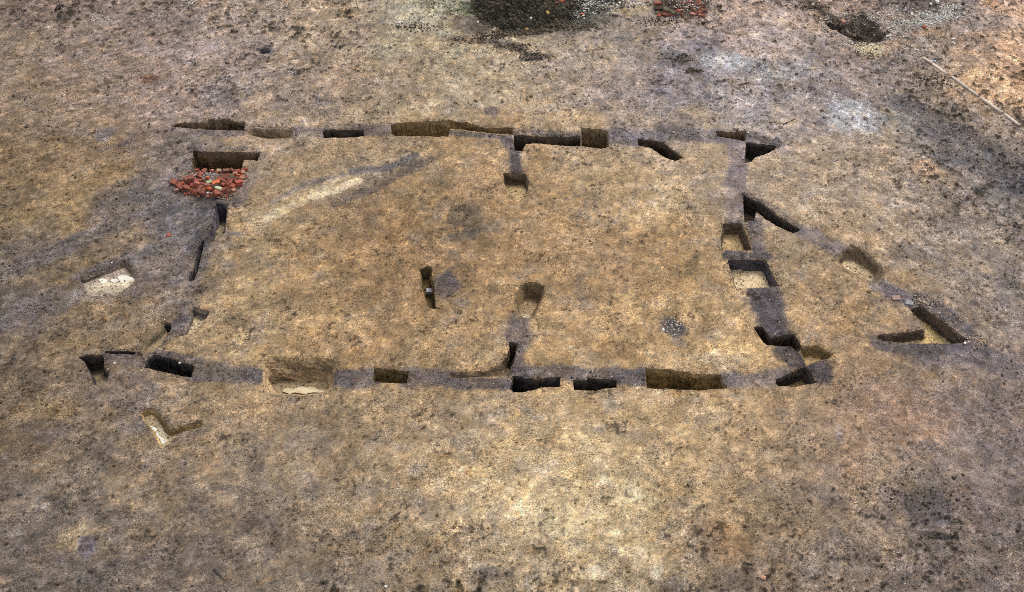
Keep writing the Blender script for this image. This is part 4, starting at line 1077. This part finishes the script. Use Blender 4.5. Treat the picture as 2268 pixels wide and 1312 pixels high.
gravel('gravel', 'white pebbles lying in small drifts over the far left field', [(222, 42, 22, 8, 90), (420, 4, 16, 5, 60), (885, 55, 22, 9, 70), (160, 58, 10, 4, 20), (650, 164, 14, 5, 25), (836, 178, 16, 6, 25)], [(235, 232, 226), (210, 204, 196)], .008, .02, 27)
gravel('gravel', 'grit in the round dark patch of soil', [(1487, 726, 28, 20, 260)], [(170, 166, 164), (120, 114, 112), (70, 66, 68), (210, 204, 198)], .006, .016, 28)
gravel('gravel', 'dark rubble grit along the diagonal pit line at right', [(2050, 668, 34, 14, 260), (2110, 705, 40, 14, 120), (2150, 752, 40, 10, 160)], [(150, 140, 134), (90, 84, 84), (200, 188, 176), (170, 130, 104)], .006, .02, 29)
gravel('soil_clods', 'clusters of dark turf clods dropped below the earth mound and in the far field', [(1140, 104, 40, 7, 130), (1185, 128, 40, 8, 160), (1165, 116, 26, 8, 60), (1050, 90, 60, 8, 100), (1510, 130, 26, 9, 140), (1535, 157, 22, 5, 80), (1460, 48, 50, 8, 130), (1100, 80, 50, 8, 200), (1290, 62, 50, 8, 160), (930, 62, 60, 10, 120), (1800, 16, 36, 9, 180), (1845, 50, 22, 8, 120), (1905, 70, 50, 16, 420), (2070, 180, 50, 16, 160), (2060, 1110, 110, 60, 120), (2075, 1186, 44, 6, 40)],
       [(70, 62, 54), (92, 80, 68), (56, 50, 46), (108, 94, 78)], .009, .032, 36)
# crumbs along the cut rims and on the pit floors
rg = np.random.default_rng(41)
ii, jj = np.nonzero(RIM)
q = rg.choice(len(ii), min(5200, len(ii)), replace=False)
P = np.column_stack([GX[ii[q], jj[q]] + rg.uniform(-.012, .012, len(q)), GY[ii[q], jj[q]] + rg.uniform(-.012, .012, len(q))])
scatter('rim_crumbs', P, np.exp(rg.normal(math.log(.010), .4, len(q))).clip(.005, .026), .7, SOIL[ii[q], jj[q]] * rg.uniform(.45, 1.25, (len(q), 1)), 'soil crumbs lying along the cut rims of the pits')
ii, jj = np.nonzero(FILL & (TT <= 0))
q = rg.choice(len(ii), min(4200, len(ii)), replace=False)
P = np.column_stack([GX[ii[q], jj[q]], GY[ii[q], jj[q]]])
scatter('fill_grit', P, np.exp(rg.normal(math.log(.0078), .45, len(q))).clip(.004, .022), .7, np.array([lin((196, 188, 176)), lin((150, 140, 130)), lin((60, 56, 54)), lin((96, 84, 74)), lin((150, 92, 70))])[rg.choice(5, len(q), p=[.10, .22, .3, .33, .05])] * .8, 'mortar and brick grit in the dark fill of the wall trenches')
ii, jj = np.nonzero(TT > .93)
q = rg.choice(len(ii), min(2600, len(ii)), replace=False)
P = np.column_stack([GX[ii[q], jj[q]], GY[ii[q], jj[q]]])
scatter('floor_crumbs', P, np.exp(rg.normal(math.log(.010), .5, len(q))).clip(.005, .035), .7, PSOIL[ii[q], jj[q]] * rg.uniform(.35, 1.1, (len(q), 1)), 'soil crumbs fallen on the floors of the pits')
rg = np.random.default_rng(31)
P = np.column_stack([rg.uniform(-14, 14, 2600), rg.uniform(-8, 11.4, 2600)])
_, i, j = gzv(P[:, 0], P[:, 1])
P = P[(TT[i, j] <= 0) & (rg.random(len(P)) < .25 + .75 * RGH[i, j])]
scatter('pebbles', P, np.exp(rg.normal(math.log(.0075), .4, len(P))), .7, np.array([lin((225, 218, 206)), lin((190, 180, 168)), lin((150, 110, 90))])[rg.integers(0, 3, len(P))], 'small pale pebbles sprinkled over the whole site')

# ------------------------------------------------------------------ dark earth mound at the far edge
mc = spot(1168, 8); mr = 1.22
n_a, n_r = 110, 60
vs = []; cs = []
for ir in range(n_r + 1):
    for ia in range(n_a):
        a = 2 * math.pi * ia / n_a; r = mr * 1.08 * ir / n_r
        vs.append((r * math.cos(a) * 1.08, r * math.sin(a), 0))
vs = np.array(vs)
gx_ = vs[:, 0] + mc[0]; gy_ = vs[:, 1] + mc[1]
rn = np.hypot(vs[:, 0] / 1.08, vs[:, 1]) / mr + .24 * fbm(gx_, gy_, .6, 4, 71, .6)
hz = .80 * np.clip(1 - rn, 0, 1) + .05 * fbm(gx_, gy_, .22, 4, 72, .65) * (rn < 1) - .04
g0, _, _ = gzv(gx_, gy_)
vs[:, 2] = g0 + hz - mc[2]
fs = []
for ir in range(n_r):
    for ia in range(n_a):
        b = (ia + 1) % n_a
        fs.append((ir * n_a + ia, (ir + 1) * n_a + ia, (ir + 1) * n_a + b, ir * n_a + b))
bare = sstep(.1, .9, fbm(gx_, gy_, .7, 3, 73) + 1.2 - 3.2 * np.hypot((gx_ - mc[0] - .25) / 1.0, (gy_ - mc[1] + .45) / 1.2))[:, None]
cs = soil((78, 72, 62)) * np.exp(.25 * fbm(gx_, gy_, .3, 4, 74))[:, None] * (1 - bare) + soil((104, 94, 84)) * bare
mound = empty('earth_mound', tuple(mc))
tag(mound, 'dark brown spoil mound of loose soil cut by the top edge', 'mound')
mesh_obj('mound_body', vs, np.array(fs), M_CLOD, mound, cs)
rg = np.random.default_rng(77)
n = 5200
a = rg.uniform(0, 2 * np.pi, n); r = np.sqrt(rg.random(n)) * 1.16
mp = np.column_stack([r * np.cos(a) * 1.1 * mr, r * np.sin(a) * mr])
X = mp[:, 0] + mc[0]; Y = mp[:, 1] + mc[1]
rn = np.hypot(mp[:, 0] / 1.08, mp[:, 1]) / mr + .24 * fbm(X, Y, .6, 4, 71, .6)
hz = .80 * np.clip(1 - rn, 0, 1) - .02
g0, _, _ = gzv(X, Y)
cc = soil((86, 80, 68)) * rg.uniform(.5, 1.35, (n, 1)) * np.where(rg.random((n, 1)) < .04, 1.8, 1.0)
scatter('clods', mp, np.exp(rg.normal(math.log(.019), .42, n)).clip(.008, .055), .75, cc, None, M_CLOD, 'stuff', mound, zoff=g0 + np.maximum(hz, 0) - mc[2])


def on_mound(name, u, v, size, kd, label, cat, z, seed):
    o = bpy.data.objects.new(name, lump_mesh(name, size, BR[kd], seed))
    d = at(u, v, z)
    # settle on the mound's flank
    for _ in range(6):
        rnn = math.hypot((d[0] - mc[0]) / 1.08, d[1] - mc[1]) / mr
        z = gz(d[0], d[1]) + .80 * max(0, 1 - rnn)
        d = at(u, v, z)
    o.location = (d[0], d[1], z + .02); o.rotation_euler = (.2, .1, seed)
    COL.objects.link(o)
    tag(o, label, cat)


on_mound('brick', 1243, 3, (.16, .10, .07), 'red', 'red brick lying on the right flank of the earth mound', 'brick', .3, 81)
on_mound('brick', 1234, 8, (.12, .06, .05), 'dull', 'dull brick chip just left of the red brick on the mound', 'brick', .3, 82)
on_mound('stone', 1058, 51, (.06, .05, .05), 'white', 'white pebble at the left foot of the earth mound', 'stone', .1, 83)
on_mound('stone', 1176, 42, (.06, .05, .05), 'white', 'white pebble on the front of the earth mound', 'stone', .3, 84)
on_mound('stone', 1167, 67, (.09, .07, .06), 'ochre', 'ochre lump at the near foot of the earth mound', 'stone', .1, 85)
on_mound('stone', 1095, 68, (.12, .09, .07), 'pale', 'cream lump at the near left foot of the earth mound', 'stone', .1, 86)
on_mound('stone', 1213, 30, (.11, .08, .06), 'ochre', 'ochre lump on the right side of the earth mound front', 'stone', .2, 87)


# ------------------------------------------------------------------ weeds
def weeds(name, label, regs, seed, hmax, kind='stuff', cat=None):
    rg = np.random.default_rng(seed); vs = []; fs = []
    for (u, v, ru, rv, n) in regs:
        for _ in range(n):
            q = spot(u + ru * rg.normal() * .5, v + rv * rg.normal() * .5)
            for _ in range(4):
                a = rg.uniform(0, 6.28); L = rg.uniform(.4, 1) * hmax; w = L * .22
                dx, dy = math.cos(a), math.sin(a); b = len(vs)
                vs += [(q[0], q[1], q[2]), (q[0] + dx * L * .5 - dy * w, q[1] + dy * L * .5 + dx * w, q[2] + L * .45), (q[0] + dx * L, q[1] + dy * L, q[2] + L * .5), (q[0] + dx * L * .5 + dy * w, q[1] + dy * L * .5 - dx * w, q[2] + L * .5)]
                fs.append((b, b + 1, b + 2, b + 3))
    o = mesh_obj(name, vs, np.array(fs), BR['leaf'], smooth=False)
    return tag(o, label, cat, None, kind)


weeds('weeds', 'thin green weeds sprouting left of the earth mound', [(1055, 14, 26, 16, 160), (1000, 25, 60, 14, 60), (960, 10, 60, 12, 40)], 91, .045)
tag(weeds('weed', 'bright green seedling beside white pebbles at top left', [(223, 29, 6, 2, 10)], 92, .05, None), None, 'plant')
tag(weeds('weed', 'bright green seedling at the upper left edge', [(18, 57, 5, 2, 7)], 93, .05, None), None, 'plant')
print('tris', sum(len(m.loops) - 2 * len(m.polygons) for m in bpy.data.meshes), 'objects', len(bpy.data.objects))
